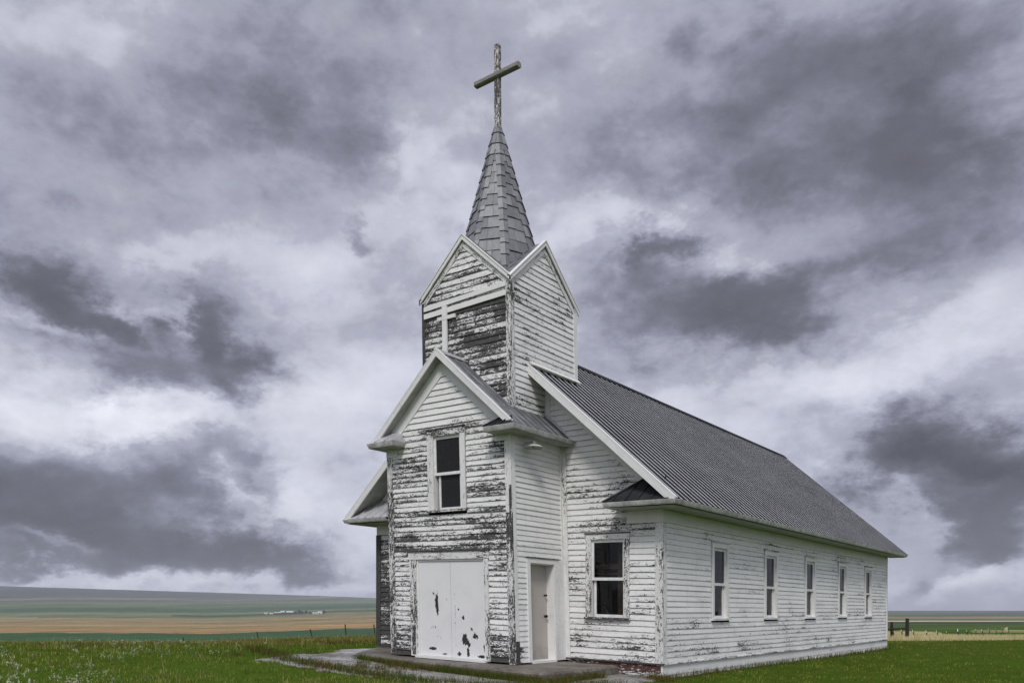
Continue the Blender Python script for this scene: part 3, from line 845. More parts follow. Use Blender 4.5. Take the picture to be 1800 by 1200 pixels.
def shingle_mat():
    m = NT('metal_shingles')
    tc = m.new('ShaderNodeTexCoord').outputs['Object']
    at = m.new('ShaderNodeAttribute', attribute_name='board'); sep = m.new('ShaderNodeSeparateColor'); m.link(at.outputs['Color'], sep.inputs[0])
    n = m.noise(m.vscale(tc, (9, 9, 1.6)), 1.0, 5, 0.6); n2 = m.noise(tc, 16.0, 4, 0.65)
    x = m.math('MULTIPLY_ADD', sep.outputs[0], 0.35, m.math('MULTIPLY_ADD', n2, 0.3, m.math('MULTIPLY', n, 0.45)))
    col = m.ramp(x, [(0.3, (0.115, 0.118, 0.122)), (0.55, (0.18, 0.183, 0.188)), (0.85, (0.29, 0.295, 0.30))])
    m.bump(n2, 0.1, 0.01)
    return m.set(col, m.math('MULTIPLY_ADD', n2, 0.3, 0.3), 0.35, 0.5)
M['shingles'] = shingle_mat()
spire = mb.build('spire', [M['shingles'], M['seam']], church)
mb = MB('t')                                   # folded caps on the hips
for k in range(8):
    a = k * math.pi / 4
    zz = ZS0 - 0.10
    while zz < ZS1 - 0.05:
        zt = min(zz + row + 0.01, ZS1)
        def cap(z, r, sgn, w):
            c = Vector(sp(a, r, z)); o = Vector(sp(a + sgn * math.pi / 4, r, z))
            return c + (o - c).normalized() * w
        rb, rt = srad(zz) + 0.036, srad(zt) + 0.014
        w0 = min(0.105, rb * 0.36); w1 = min(0.105, rt * 0.36)
        bd = (random.random(), .5, 0)
        for sg in (1, -1):
            P = [sp(a, rb, zz), cap(zz - 0.0, rb, sg, w0), cap(zt, rt, sg, w1), sp(a, rt, zt)]
            Q = [sp(a, rb, zz), sp(a, rb - .05, zz + .003), cap(zz + .003, rb - .05, sg, w0), cap(zz, rb, sg, w0)]
            if sg < 0: P = P[::-1]; Q = Q[::-1]
            mb.face(P, None, bd); mb.face(Q, None, bd, 1)
        zz += row
mb.build('hip_cap', [M['shingles'], M['seam']], spire)

# ----- cross on the spire
cr = church
mb = MB('t')
def timber(mb, p0, p1, wv, tv, peel, bev=0.018):
    """beam centred on p0-p1 with bevelled edges"""
    p0, p1, wv, tv = map(Vector, (p0, p1, wv, tv))
    w, t = wv.length / 2, tv.length / 2; wn, tn = wv.normalized(), tv.normalized()
    sec = [(-w, -t + bev), (-w + bev, -t), (w - bev, -t), (w, -t + bev), (w, t - bev), (w - bev, t), (-w + bev, t), (-w, t - bev)]
    ln = (p1 - p0).length; d = (p1 - p0) / ln
    bd = (random.random(), 0.5, peel); u0 = random.random() * 10
    N_ = 8
    per = 0
    right = wn.cross(tn).dot(d) > 0
    for i in range(8):
        j = (i + 1) % 8
        q0 = wn * sec[i][0] + tn * sec[i][1]; q1 = wn * sec[j][0] + tn * sec[j][1]
        wd = (q1 - q0).length
        P = [p0 + q0, p0 + q1, p1 + q1, p1 + q0]; uv = [(u0, per), (u0, per + wd), (u0 + ln, per + wd), (u0 + ln, per)]
        if not right: P = P[::-1]; uv = uv[::-1]
        mb.face(P, uv, bd); per += wd
    for p, fl in ((p0, right), (p1, not right)):
        P = [p + wn * a + tn * b for a, b in sec]
        if fl: P = P[::-1]
        mb.face(P, [(u0 + a, b) for a, b in sec], bd)
cross_e = empty('roof_cross', (0, 0, 0)); cross_e.parent = church
tag(cross_e, 'wooden cross with flaking paint on the tip of the spire')
M['cross_paint'] = paint_material('cross_paint', (0.66, 0.65, 0.64), 0.0, (0.035, 0.03, 0.027), (0.13, 0.12, 0.11))
M['cross_bare'] = paint_material('cross_bare_wood', (0.60, 0.6, 0.58), 0.0, (0.13, 0.126, 0.115), (0.34, 0.33, 0.305))
timber(mb, (0.02, YM, 10.95), (0.045, YM, 12.97), (0.13, 0, 0), (0, 0.13, 0), 0.57)
mb.build('upright', M['cross_paint'], cross_e)
mb = MB('t')
timber(mb, (-0.58, YM - 0.05, 12.25), (0.70, YM - 0.05, 12.255), (0, 0.145, 0), (0, 0, 0.125), 0.98, 0.025)
mb.build('crossbar', M['cross_bare'], cross_e)

# ----- windows
def window(name, block, O, U, N, u0, u1, z0, z1, casing, zmid, parent, label, deep=0.10, head=0.11, sill_out=0.05, glass_up='glass', glass_lo='glass', peel=0.4, lower_in=0.03, side_c=None, head_peel=None):
    """double hung window: casing > sash (two), pane (two), sill.  u0..u1, z0..z1 is the clear opening"""
    O, U, N = Vector(O), Vector(U), Vector(N); Zv = Vector((0, 0, 1))
    def bx(mb, a0, a1, b0, b1, n0, n1, pl=0.3, mi=0):
        base = O + U * a0 + Zv * b0 + N * n0
        du, dz, dn = U * (a1 - a0), Zv * (b1 - b0), N * (n1 - n0)
        if (a1 - a0) > (b1 - b0): mb.prism(base, base + du, dz, dn, pl, mi)
        else: mb.prism(base, base + dz, du, dn, pl, mi)
    cl, cr_ = side_c or (casing, casing)
    mb = MB(block)
    bx(mb, u0 - cl, u0, z0 - 0.03, z1 + 0.02, 0.002, 0.042, peel)
    bx(mb, u1, u1 + cr_, z0 - 0.03, z1 + 0.02, 0.002, 0.042, peel)
    bx(mb, u0 - cl - 0.0, u1 + cr_ + 0.0, z1 + 0.021, z1 + 0.02 + head, 0.002, 0.044, head_peel if head_peel is not None else peel)
    bx(mb, u0 - cl - 0.02, u1 + cr_ + 0.02, z1 + 0.021 + head, z1 + 0.045 + head, 0.002, 0.065, min(1, peel + .25))
    # jambs
    bx(mb, u0 - 0.02, u0, z0 - 0.03, z1 + 0.02, -deep, 0.0015, peel * .6)
    bx(mb, u1, u1 + 0.02, z0 - 0.03, z1 + 0.02, -deep, 0.0015, peel * .6)
    bx(mb, u0, u1, z1, z1 + 0.02, -deep, 0.0015, peel * .6)
    w = mb.build(name, M['trim'], parent)
    if label: tag(w, label)
    mb = MB(block)
    bx(mb, u0 - cl - 0.02, u1 + cr_ + 0.02, z0 - 0.075, z0 - 0.031, -deep, sill_out + .03, min(1, peel + .15))
    mb.build('sill', M['trim'], w)
    st = 0.05
    def sash(a0, a1, b0, b1, n, glass):
        mb = MB(block)
        bx(mb, a0, a0 + st, b0, b1, n, n + 0.034, .1); bx(mb, a1 - st, a1, b0, b1, n, n + 0.034, .1)
        bx(mb, a0 + st, a1 - st, b1 - st * .9, b1, n, n + 0.033, .1); bx(mb, a0 + st, a1 - st, b0, b0 + st * 1.2, n, n + 0.033, .1)
        s_ = mb.build('sash', M['sash'], w)
        mb = MB(block)
        c0, c1, d0, d1 = a0 + st, a1 - st, b0 + st * 1.2, b1 - st * .9
        P = [O + U * c0 + Zv * d0 + N * (n + .015), O + U * c1 + Zv * d0 + N * (n + .015), O + U * c1 + Zv * d1 + N * (n + .015), O + U * c0 + Zv * d1 + N * (n + .015)]
        if U.cross(Zv).dot(N) < 0: P = P[::-1]
        mb.face(P, [(0, 0), (1, 0), (1, 1), (0, 1)])
        mb.build('pane', M[glass], w)
    sash(u0, u1, zmid - 0.02, z1, -0.038, glass_up)
    sash(u0 + lower_in, u1 - lower_in * .6, z0 - 0.03, zmid + 0.02, -0.085, glass_lo)
    return w

window('front_window', 'b', (0, 0, 0), (1, 0, 0), (0, -1, 0), 2.435, 3.225, -0.02, 1.545, 0.125, 0.735, nave, 'wide double hung window beside the side door', 0.13, peel=0.46, head_peel=0.36)
window('upper_window', 'v', (0, -VD, 0), (1, 0, 0), (0, -1, 0), -0.335, 0.43, 2.17, 3.69, 0.15, 2.90, vest, 'dark double hung window above the double doors', 0.12, head=0.14, glass_up='screen', glass_lo='screen', peel=0.43, lower_in=0.075, side_c=(0.17, 0.13), head_peel=0.56)
SIDE = ['first side window from the front corner', 'second side window from the front corner', 'middle of the five side windows', 'fourth side window from the front corner', 'side window nearest the far corner']
for (a, b), lab in zip(side_w, SIDE):
    window('side_window', 'b', (W, 0, 0), (0, 1, 0), (1, 0, 0), a, b, -0.02, 1.50, 0.105, 0.70, nave, lab, 0.14, peel=0.24, glass_up='film', glass_lo='glass', sill_out=0.04, lower_in=0.02)['group'] = 'side windows of the nave'

# ----- doors
def door_paint(name, col, spots):
    m = NT(name)
    tc = m.new('ShaderNodeTexCoord').outputs['Object']
    uv = m.new('ShaderNodeUVMap', uv_map='UVMap').outputs[0]
    n = m.noise(m.vscale(uv, (2, 2, 2)), 1.0, 5, 0.6); n2 = m.noise(m.vscale(uv, (26, 15, 1)), 1.0, 5, 0.7); n3 = m.noise(m.vscale(uv, (50, 50, 1)), 1.0, 3, 0.6)
    sepv = m.new('ShaderNodeSeparateXYZ'); m.link(uv, sepv.inputs[0])
    acc = None
    for (x, z, sx, sz, wgt) in spots:
        dx = m.math('MULTIPLY', m.math('SUBTRACT', sepv.outputs[0], x), 1 / sx); dz = m.math('MULTIPLY', m.math('SUBTRACT', sepv.outputs[1], z), 1 / sz)
        d = m.math('ADD', m.math('MULTIPLY', dx, dx), m.math('MULTIPLY', dz, dz))
        g = m.math('MULTIPLY', m.math('EXPONENT', m.math('MULTIPLY', d, -1.0)), wgt)
        acc = g if acc is None else m.math('ADD', acc, g)
    base = m.math('ADD', m.math('MULTIPLY', n2, 0.75), m.math('MULTIPLY', n3, 0.25))
    h = m.math('ADD', base, acc) if acc is not None else base
    mask = m.step(h, 0.70, 0.71)
    c = m.mix(m.math('MULTIPLY', m.step(n, 0.4, 0.7), 0.5), col, tuple(q * 0.88 for q in col))
    c = m.mix(mask, c, (0.028, 0.025, 0.024))
    m.bump(m.math('MULTIPLY', mask, -1.0), 0.5, 0.004)
    return m.set(c, 0.5, 0.0, 0.4)
SP_L = [(-0.46, -0.35, .10, .06, .22), (-0.28, 0.55, .2, .2, .06), (-0.36, 0.20, 0.045, 0.17, .48), (-0.335, 0.0, 0.04, 0.10, .30), (-0.09, 0.25, 0.04, 0.05, .2), (-0.5, -0.80, 0.13, 0.04, .40), (-0.33, -0.55, 0.16, 0.09, .16), (-0.16, -0.9, 0.07, 0.02, .4), (0.10, 0.2, 0.012, 0.8, .16), (-0.45, 0.37, .03, .05, .3)]
SP_R = [(0.60, -0.35, .06, .05, .24), (0.25, 0.05, .03, .03, .3), (0.6, 0.1, .3, .3, .05), (0.41, -0.56, 0.08, 0.13, .46), (0.52, -0.66, 0.05, 0.06, .36), (0.38, -0.12, 0.035, 0.05, .38), (0.70, -0.5, 0.11, 0.09, .28), (0.50, -0.84, 0.04, 0.09, .46), (0.26, -0.88, 0.06, 0.05, .40), (0.85, -0.90, 0.10, 0.035, .46), (0.16, 0.0, 0.012, 0.9, .2), (0.93, -0.7, .03, .12, .3)]
mb = MB('v')
mb.box(-1.10, -0.905, -VD - 0.045, -VD - 0.002, ZBV, 1.10, 0.46); mb.box(1.00, 1.11, -VD - 0.045, -VD - 0.002, ZBV, 1.10, 0.52)
mb.box(-1.13, 1.13, -VD - 0.05, -VD - 0.002, 1.102, 1.262, 0.40); mb.box(-1.16, 1.15, -VD - 0.075, -VD - 0.002, 1.264, 1.292, 0.8)
mb.box(-0.985, -0.905, -VD - 0.0475, -VD - 0.0452, 0.0, 1.0, 0.55)
mb.box(-1.05, -0.95, -VD - 0.05, -VD - 0.0455, -0.95, -0.32, 0.7)
mb.box(-0.905, -0.86, -VD - 0.02, -VD + 0.06, ZBV, 1.10, 0.16); mb.box(0.965, 1.0, -VD - 0.02, -VD + 0.06, ZBV, 1.10, 0.3); mb.box(-0.86, 0.965, -VD - 0.02, -VD + 0.06, 1.062, 1.10, 0.2)
dframe = mb.build('double_door', M['trim'], vest)
tag(dframe, 'closed white double doors with chipped paint at the front')
for (x0, x1, spt) in ((-0.858, 0.046, SP_L), (0.054, 0.963, SP_R)):
    mb = MB('v')
    mb.prism((x0, -VD + 0.005, ZBV + 0.02), (x0, -VD + 0.005, 1.058), (x1 - x0, 0, 0), (0, 0.045, 0), 0)
    f0 = [(x0, -VD + 0.004, ZBV + 0.02), (x1, -VD + 0.004, ZBV + 0.02), (x1, -VD + 0.004, 1.058), (x0, -VD + 0.004, 1.058)]
    mb.face(f0, [(p[0], p[2]) for p in f0], mi=1)
    mb.build('door_leaf', [M['sash'], door_paint('chipped_door_paint', (0.70, 0.70, 0.695), spt)], dframe)
mb = MB('v'); mb.box(-0.93, 1.02, -VD - 0.10, -VD + 0.05, ZBV - .03, ZBV + 0.016, 0.25); mb.build('threshold', M['clean'], dframe)
# side door, set deep in its frame
mb = MB('v')
y0, y1 = -1.262, -0.42; xr = VW - 0.17
mb.box(VW + .002, VW + 0.042, y0 - 0.105, y0, ZBV, 1.03, 0.15); mb.box(VW + .002, VW + 0.042, y1, y1 + 0.11, ZBV, 1.03, 0.25)
mb.box(VW + .002, VW + 0.044, y0 - 0.105, y1 + 0.11, 1.031, 1.13, 0.25); mb.box(VW + .002, VW + 0.06, y0 - 0.12, y1 + 0.13, 1.131, 1.152, 0.6)
mb.box(xr - .04, VW + 0.0015, y1, y1 + 0.02, ZBV, 1.03, 0.12); mb.box(xr - .04, VW + 0.0015, y0 - 0.02, y0, ZBV, 1.03, 0.12); mb.box(xr - .04, VW + 0.0015, y0, y1, 1.01, 1.03, 0.12)
mb.box(VW + .002, VW + 0.030, y1 + 0.111, -0.101, ZBV, 1.13, 0.28)
mb.box(xr - .04, VW + 0.06, y0, y1, ZBV - .03, ZBV + 0.02, 0.3)
sdoor = mb.build('side_door', M['trim'], vest)
tag(sdoor, 'beige door set deep in a white frame on the right of the vestibule')
m = NT('beige_door_paint')
uv = m.new('ShaderNodeUVMap', uv_map='UVMap').outputs[0]; sx_ = m.new('ShaderNodeSeparateXYZ'); m.link(uv, sx_.inputs[0])
n = m.noise(uv, 5.0, 5, 0.65)
low = m.step(m.math('MULTIPLY_ADD', n, 0.7, sx_.outputs[1]), -0.22, -0.65)
M['beige'] = m.set(m.mix(m.math('MULTIPLY', low, 0.5), m.mix(n, (0.40, 0.365, 0.325), (0.46, 0.425, 0.385)), (0.13, 0.12, 0.11)), 0.5)
mb = MB('v')
P = [(xr, y0, ZBV + .02), (xr, y1, ZBV + .02), (xr, y1, 1.01), (xr, y0, 1.01)]
mb.face(P, [(p[1], p[2]) for p in P]); 
mb.box(xr - 0.045, xr - 0.002, y0, y1, ZBV + .021, 1.009, 0)
leaf = mb.build('door_leaf', M['beige'], sdoor)
for zk, rk in ((-0.06, 0.032), (0.38, 0.024)):
    mb = MB('v')
    yk = y1 - 0.09
    ring = 10
    prof_ = [(0.0, 0.02), (0.004, rk * .9), (0.012, rk * .9), (0.014, rk * .4), (0.04, rk * .45), (0.045, rk), (0.06, rk), (0.07, rk * .5), (0.072, 0.001)]
    for (d0, r0), (d1, r1) in zip(prof_[:-1], prof_[1:]):
        for i in range(ring):
            a, b = 2 * math.pi * i / ring, 2 * math.pi * (i + 1) / ring
            mb.face([(xr + d0, yk + math.cos(a) * r0, zk + math.sin(a) * r0), (xr + d0, yk + math.cos(b) * r0, zk + math.sin(b) * r0), (xr + d1, yk + math.cos(b) * r1, zk + math.sin(b) * r1), (xr + d1, yk + math.cos(a) * r1, zk + math.sin(a) * r1)], smooth=True)
    mb.build('door_knob' if zk < 0 else 'lock', M['iron'], sdoor)

# ----- lamp under the vestibule eave
lampe = empty('wall_lamp', (0, 0, 0)); lampe.parent = church
tag(lampe, 'white enamel dish lamp under the eave above the side door')
M['enamel'] = plain_material('white_enamel', (0.42, 0.42, 0.39), 0.45, 0.0, 0.12, 8.0)
lx, ly, lz = VW + 0.24, -1.33, 3.335
def lathe(mb, prof_, c, n=24):
    for (r0, h0), (r1, h1) in zip(prof_[:-1], prof_[1:]):
        for i in range(n):
            a, b = 2 * math.pi * i / n, 2 * math.pi * (i + 1) / n
            mb.face([(c[0] + math.cos(a) * r0, c[1] + math.sin(a) * r0, c[2] + h0), (c[0] + math.cos(b) * r0, c[1] + math.sin(b) * r0, c[2] + h0),
                     (c[0] + math.cos(b) * r1, c[1] + math.sin(b) * r1, c[2] + h1), (c[0] + math.cos(a) * r1, c[1] + math.sin(a) * r1, c[2] + h1)], smooth=True)
mb = MB('v')
lathe(mb, [(0.20, -0.005), (0.205, 0.0), (0.20, 0.008), (0.15, 0.04), (0.07, 0.065), (0.045, 0.075), (0.04, 0.13), (0.025, 0.14), (0.001, 0.142)], (lx, ly, lz))
lathe(mb, [(0.001, 0.06), (0.06, 0.058), (0.145, 0.032), (0.198, 0.002), (0.20, -0.005)], (lx, ly, lz))
mb.build('lamp_shade', M['enamel'], lampe)
mb = MB('v')
mb.box(VW + .002, lx, ly - 0.014, ly + 0.014, lz + 0.10, lz + 0.128); mb.box(VW + .002, VW + 0.03, ly - .05, ly + .05, lz + 0.06, lz + 0.17)
mb.build('lamp_arm', M['enamel'], lampe)
mb = MB('v'); lathe(mb, [(0.001, -0.03), (0.03, -0.02), (0.035, 0.01), (0.02, 0.055)], (lx, ly, lz), 12); mb.build('bulb', plain_material('unlit_bulb', (0.5, 0.5, 0.48), 0.2), lampe)

# ----- interior seen through the glass
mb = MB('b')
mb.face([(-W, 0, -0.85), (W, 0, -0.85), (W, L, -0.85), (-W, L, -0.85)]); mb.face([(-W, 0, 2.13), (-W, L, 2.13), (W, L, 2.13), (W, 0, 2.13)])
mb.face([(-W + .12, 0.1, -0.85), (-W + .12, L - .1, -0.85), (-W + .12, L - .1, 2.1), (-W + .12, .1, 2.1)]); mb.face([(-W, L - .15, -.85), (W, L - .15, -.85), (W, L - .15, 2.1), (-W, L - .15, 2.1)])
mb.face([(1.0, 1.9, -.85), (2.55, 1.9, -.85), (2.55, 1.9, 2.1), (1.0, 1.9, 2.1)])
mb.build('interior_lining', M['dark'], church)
mb = MB('b')
for xs in (2.62, 3.02, 1.9):
    mb.box(xs, xs + 0.11, 0.75, 0.85, -0.85, 2.1)
mb.box(1.9, 3.9, 0.70, 0.749, 0.98, 1.09); mb.box(1.9, 3.9, 0.72, 0.749, 0.86, 0.90)
mb.prism((2.3, 0.66, 0.2), (2.75, 0.66, -0.5), (0.03, 0, 0), (0, 0.03, 0)); mb.prism((2.9, 0.62, 0.5), (3.3, 0.62, -0.4), (0.03, 0, 0), (0, 0.03, 0))
mb.build('interior_framing', M['inner_wood'], church)

# ---------------------------------------------------------------- sky: broken storm clouds, by compass azimuth and elevation (degrees): azimuth, elevation, spreads, darkness
CLOUDS = [(-69.1, 19.9, 2.34, 1.52, 0.4), (-66.7, 18.5, 2.46, 1.42, 0.42), (-64.5, 17.2, 1.92, 0.98, 0.34), (-63.4, 16.4, 1.14, 0.73, 0.2), (-59.9, 18.6, 1.9, 1.5, 0.36), (-57.8, 17.0, 2.31, 1.73, 0.38), (-57.2, 14.2, 1.61, 1.42, 0.34), (-63.9, 14.6, 1.62, 1.01, 0.21), (-60.9, 14.9, 2.04, 1.21, 0.22), (-69.1, 15.2, 1.46, 0.8, 0.16), (-61.2, 20.6, 2.03, 0.97, 0.14), (-68.2, 6.7, 5.97, 2.05, 0.34), (-60.6, 8.2, 4.44, 2.18, 0.22), (-55.6, 9.3, 2.18, 1.86, 0.16), (-66.4, 4.4, 4.64, 1.12, 0.36), (-59.5, 3.5, 5.2, 1.12, 0.42), (-54.5, 4.0, 4.05, 1.07, 0.4), (-51.1, 2.9, 2.66, 0.55, 0.24), (-68.8, 2.5, 3.54, 0.76, 0.3), (-69.4, 5.3, 3.49, 1.36, 0.2), (-53.0, 33.4, 7.11, 3.24, 0.2), (-48.8, 29.9, 3.87, 2.08, 0.16), (-56.3, 29.3, 4.33, 2.32, 0.14), (-64.8, 30.8, 6.37, 2.9, 0.1), (-67.6, 24.1, 4.23, 1.74, 0.1), (-54.5, 31.0, 2.21, 1.7, 0.1), (-48.1, 24.8, 0.86, 0.5, 0.22), (-14.9, 28.0, 11.27, 5.77, 0.26), (-22.8, 27.7, 6.38, 2.44, 0.14), (-8.4, 30.3, 6.11, 3.92, 0.16), (-9.0, 26.6, 3.71, 1.97, 0.12), (-17.0, 26.6, 4.92, 1.2, 0.08), (-8.4, 23.3, 4.89, 1.77, 0.12), (-19.1, 33.5, 3.25, 1.33, 0.12), (-25.8, 34.8, 1.54, 1.59, 0.1), (-12.9, 32.1, 5.96, 2.36, 0.06), (-10.3, 28.0, 1.9, 1.11, 0.1), (-23.2, 19.2, 4.52, 2.08, 0.34), (-20.6, 20.0, 2.57, 1.53, 0.16), (-28.2, 23.3, 1.76, 0.84, 0.3), (-29.3, 22.4, 1.18, 1.02, 0.2), (-26.2, 20.2, 4.25, 1.74, 0.14), (-31.3, 18.3, 3.57, 1.8, 0.18), (-14.9, 21.3, 3.76, 0.8, 0.16), (-10.0, 20.6, 4.72, 1.87, 0.1), (-11.6, 10.1, 2.91, 1.75, 0.46), (-8.7, 8.9, 3.38, 1.72, 0.5), (-6.3, 7.3, 2.64, 1.69, 0.42), (-12.9, 8.1, 2.32, 1.43, 0.28), (-7.8, 5.3, 3.32, 1.38, 0.42), (-9.0, 3.5, 2.78, 0.98, 0.36), (-6.3, 2.9, 1.76, 0.86, 0.25), (-11.9, 1.4, 1.47, 0.9, 0.4), (-48.1, 23.6, 2.33, 1.0, -0.1), (-44.5, 29.3, 2.38, 1.82, -0.18), (-31.3, 25.3, 3.57, 1.31, -0.22), (-33.7, 35.9, 3.6, 1.32, -0.05), (-47.3, 13.0, 6.25, 4.14, -0.14), (-51.1, 20.7, 4.56, 2.39, -0.1), (-62.6, 18.8, 0.99, 1.31, -0.22), (-67.9, 16.4, 1.8, 0.58, -0.2), (-52.7, 7.5, 2.63, 2.67, -0.24), (-67.3, 11.7, 5.47, 1.21, -0.27), (-64.8, 11.8, 1.91, 0.86, -0.2), (-61.2, 12.0, 4.06, 1.41, -0.2), (-66.7, 3.5, 1.38, 0.5, -0.3), (-58.1, 7.1, 1.24, 0.82, -0.28), (-15.6, 14.4, 3.79, 2.1, -0.22), (-20.6, 14.8, 4.4, 2.15, -0.1), (-8.7, 1.0, 4.0, 0.77, -0.25), (-11.2, 5.2, 1.45, 1.61, -0.25), (-8.7, 6.8, 1.23, 0.52, -0.16), (-9.7, 7.9, 0.8, 0.5, -0.2), (-7.8, 2.2, 3.02, 0.5, -0.2), (-60.6, 1.6, 14.34, 0.52, -0.25), (-62.2, 23.3, 5.32, 1.23, -0.14), (-51.1, 15.0, 3.8, 2.19, -0.1), (-68.8, 31.3, 3.54, 1.51, -0.06), (-27.8, 12.2, 5.46, 2.27, -0.06), (-38.5, 27.6, 2.41, 1.9, -0.15), (-10.0, 16.4, 4.41, 1.64, -0.16), (-24.7, 22.1, 2.29, 0.84, -0.18), (-45.7, 3.7, 2.37, 2.38, -0.1)]
SUN_EL, SUN_AZ = R(48), R(150)          # azimuth clockwise from +Y
world = bpy.data.worlds.new('World'); scene.world = world; world.use_nodes = True
class WT(NT):
    def __init__(s, t): s.t = t; s.n = t.nodes
w = WT(world.node_tree)
for n in list(w.n): w.n.remove(n)
out = w.new('ShaderNodeOutputWorld')
sky = w.new('ShaderNodeTexSky', sky_type='NISHITA'); sky.sun_disc = False; sky.sun_elevation = SUN_EL; sky.sun_rotation = SUN_AZ
bg1 = w.new('ShaderNodeBackground'); w.link(sky.outputs[0], bg1.inputs[0]); bg1.inputs[1].default_value = 0.08
d = w.new('ShaderNodeTexCoord').outputs['Generated']
sp_ = w.new('ShaderNodeSeparateXYZ'); w.link(d, sp_.inputs[0])
# flattening of the cloud layer toward the horizon
inv = w.math('DIVIDE', 1.0, w.math('ADD', w.math('MAXIMUM', sp_.outputs[2], 0.0), 0.22))
cv = w.new('ShaderNodeCombineXYZ')
w.link(w.math('MULTIPLY', sp_.outputs[0], inv), cv.inputs[0]); w.link(w.math('MULTIPLY', sp_.outputs[1], inv), cv.inputs[1]); w.link(w.math('MULTIPLY', inv, 0.5), cv.inputs[2])
dz = w.vscale(d, (1, 1, 1.7))
wn = w.new('ShaderNodeTexNoise'); w.link(dz, wn.inputs['Vector']); wn.inputs['Scale'].default_value = 5.0; wn.inputs['Detail'].default_value = 7; wn.inputs['Roughness'].default_value = 0.64
ws = w.new('ShaderNodeSeparateColor'); w.link(wn.outputs['Color'], ws.inputs[0])
az = w.math('ARCTAN2', sp_.outputs[0], sp_.outputs[1]); el = w.math('ARCSINE', sp_.outputs[2])
azd = w.math('MULTIPLY_ADD', w.math('SUBTRACT', ws.outputs[0], 0.5), 20.0, w.math('MULTIPLY', az, 57.2958))
eld = w.math('MULTIPLY_ADD', w.math('SUBTRACT', ws.outputs[1], 0.5), 11.0, w.math('MULTIPLY', el, 57.2958))
acc = None
for (a0, e0, sa, se, wt) in CLOUDS:
    x = w.math('MULTIPLY', w.math('SUBTRACT', azd, a0), 1 / (sa * 1.05)); y = w.math('MULTIPLY', w.math('SUBTRACT', eld, e0), 1 / (se * 1.05))
    q = w.math('MULTIPLY_ADD', x, x, w.math('MULTIPLY', y, y))
    g = w.math('EXPONENT', w.math('MULTIPLY', q, -0.8))
    acc = w.math('MULTIPLY', g, wt) if acc is None else w.math('MULTIPLY_ADD', g, wt, acc)
f1 = w.noise(dz, 4.2, 10, 0.60, dist=0.12)
f2 = w.noise(w.vscale(d, (1, 1, 1.6), (3, 1, 2)), 10.0, 9, 0.63, dist=0.2)
f3 = w.noise(w.vscale(d, (1, 1, 1.25), (7, 3, 5)), 24.0, 8, 0.64, dist=0.3)
D = w.math('MULTIPLY_ADD', w.math('SUBTRACT', f1, 0.5), 0.56, acc)
D = w.math('MULTIPLY_ADD', w.math('SUBTRACT', f2, 0.5), 0.36, D)
D = w.math('MULTIPLY_ADD', w.math('SUBTRACT', f3, 0.5), 0.25, D)
f2b = w.noise(w.vscale(d, (1, 1, 1.6), (3.012, 1.0, 2.05)), 10.0, 9, 0.63, dist=0.2)
D = w.math('MULTIPLY_ADD', w.math('SUBTRACT', f2, f2b), 0.14, D)
f1b = w.noise(w.vscale(d, (1, 1, 1.7), (0.015, 0.0, 0.06)), 4.2, 10, 0.60, dist=0.12)
D = w.math('MULTIPLY_ADD', w.math('SUBTRACT', f1, f1b), 0.35, D)
D = w.math('ADD', D, 0.375)
D = w.math('SUBTRACT', D, w.math('MULTIPLY', w.math('MAXIMUM', w.math('SUBTRACT', D, 0.68), 0.0), 0.5))
cc = w.ramp(D, [(0.0, (0.80, 0.81, 0.90)), (0.20, (0.645, 0.655, 0.755)), (0.31, (0.54, 0.55, 0.65)), (0.38, (0.43, 0.438, 0.528)), (0.50, (0.345, 0.353, 0.44)), (0.57, (0.27, 0.276, 0.352)), (0.66, (0.205, 0.208, 0.266)), (0.74, (0.14, 0.141, 0.175)), (1.0, (0.072, 0.071, 0.083))])
# the cloud deck is thinner and brighter overhead and on the sunny side
sd = (math.sin(SUN_AZ) * math.cos(SUN_EL), math.cos(SUN_AZ) * math.cos(SUN_EL), math.sin(SUN_EL))
dp = w.new('ShaderNodeVectorMath', operation='DOT_PRODUCT'); w.link(d, dp.inputs[0]); dp.inputs[1].default_value = sd
gain = w.math('MULTIPLY_ADD', w.step(dp.outputs['Value'], 0.15, 0.9), 0.55, 1.0)
gain = w.math('MULTIPLY', gain, w.math('MULTIPLY_ADD', w.math('SUBTRACT', f3, 0.5), 0.45, w.math('MULTIPLY_ADD', w.math('SUBTRACT', f2, 0.5), 0.35, 1.0)))
gc = w.new('ShaderNodeVectorMath', operation='SCALE'); w.link(cc, gc.inputs[0]); w.link(gain, gc.inputs['Scale'])
bg2 = w.new('ShaderNodeBackground'); w.link(gc.outputs[0], bg2.inputs[0]); bg2.inputs[1].default_value = 0.92
mx_ = w.new('ShaderNodeMixShader'); mx_.inputs[0].default_value = 0.96
w.link(bg1.outputs[0], mx_.inputs[1]); w.link(bg2.outputs[0], mx_.inputs[2]); w.link(mx_.outputs[0], out.inputs[0])

sun = bpy.data.lights.new('sun', 'SUN'); sun.energy = 1.9; sun.angle = R(15); sun.color = (1.0, 0.975, 0.94)
so = bpy.data.objects.new('sun', sun); COL.objects.link(so)
so.rotation_euler = Vector(sd).to_track_quat('Z', 'Y').to_euler()
so.location = (0, -10, 40)

cam = bpy.data.cameras.new('camera'); co = bpy.data.objects.new('camera', cam); COL.objects.link(co)
co.location = (CX, CY, UP); co.rotation_euler = (R(90), 0, YAW)
cam.sensor_width = 36; cam.lens = FPX / 1800 * 36; cam.shift_y = (1074.0 - 600) / 1800
cam.clip_start = 0.1; cam.clip_end = 40000
scene.camera = co
scene.view_settings.view_transform = 'Standard'; scene.view_settings.look = 'None'
scene.view_settings.exposure = 0.17; scene.view_settings.gamma = 1.0

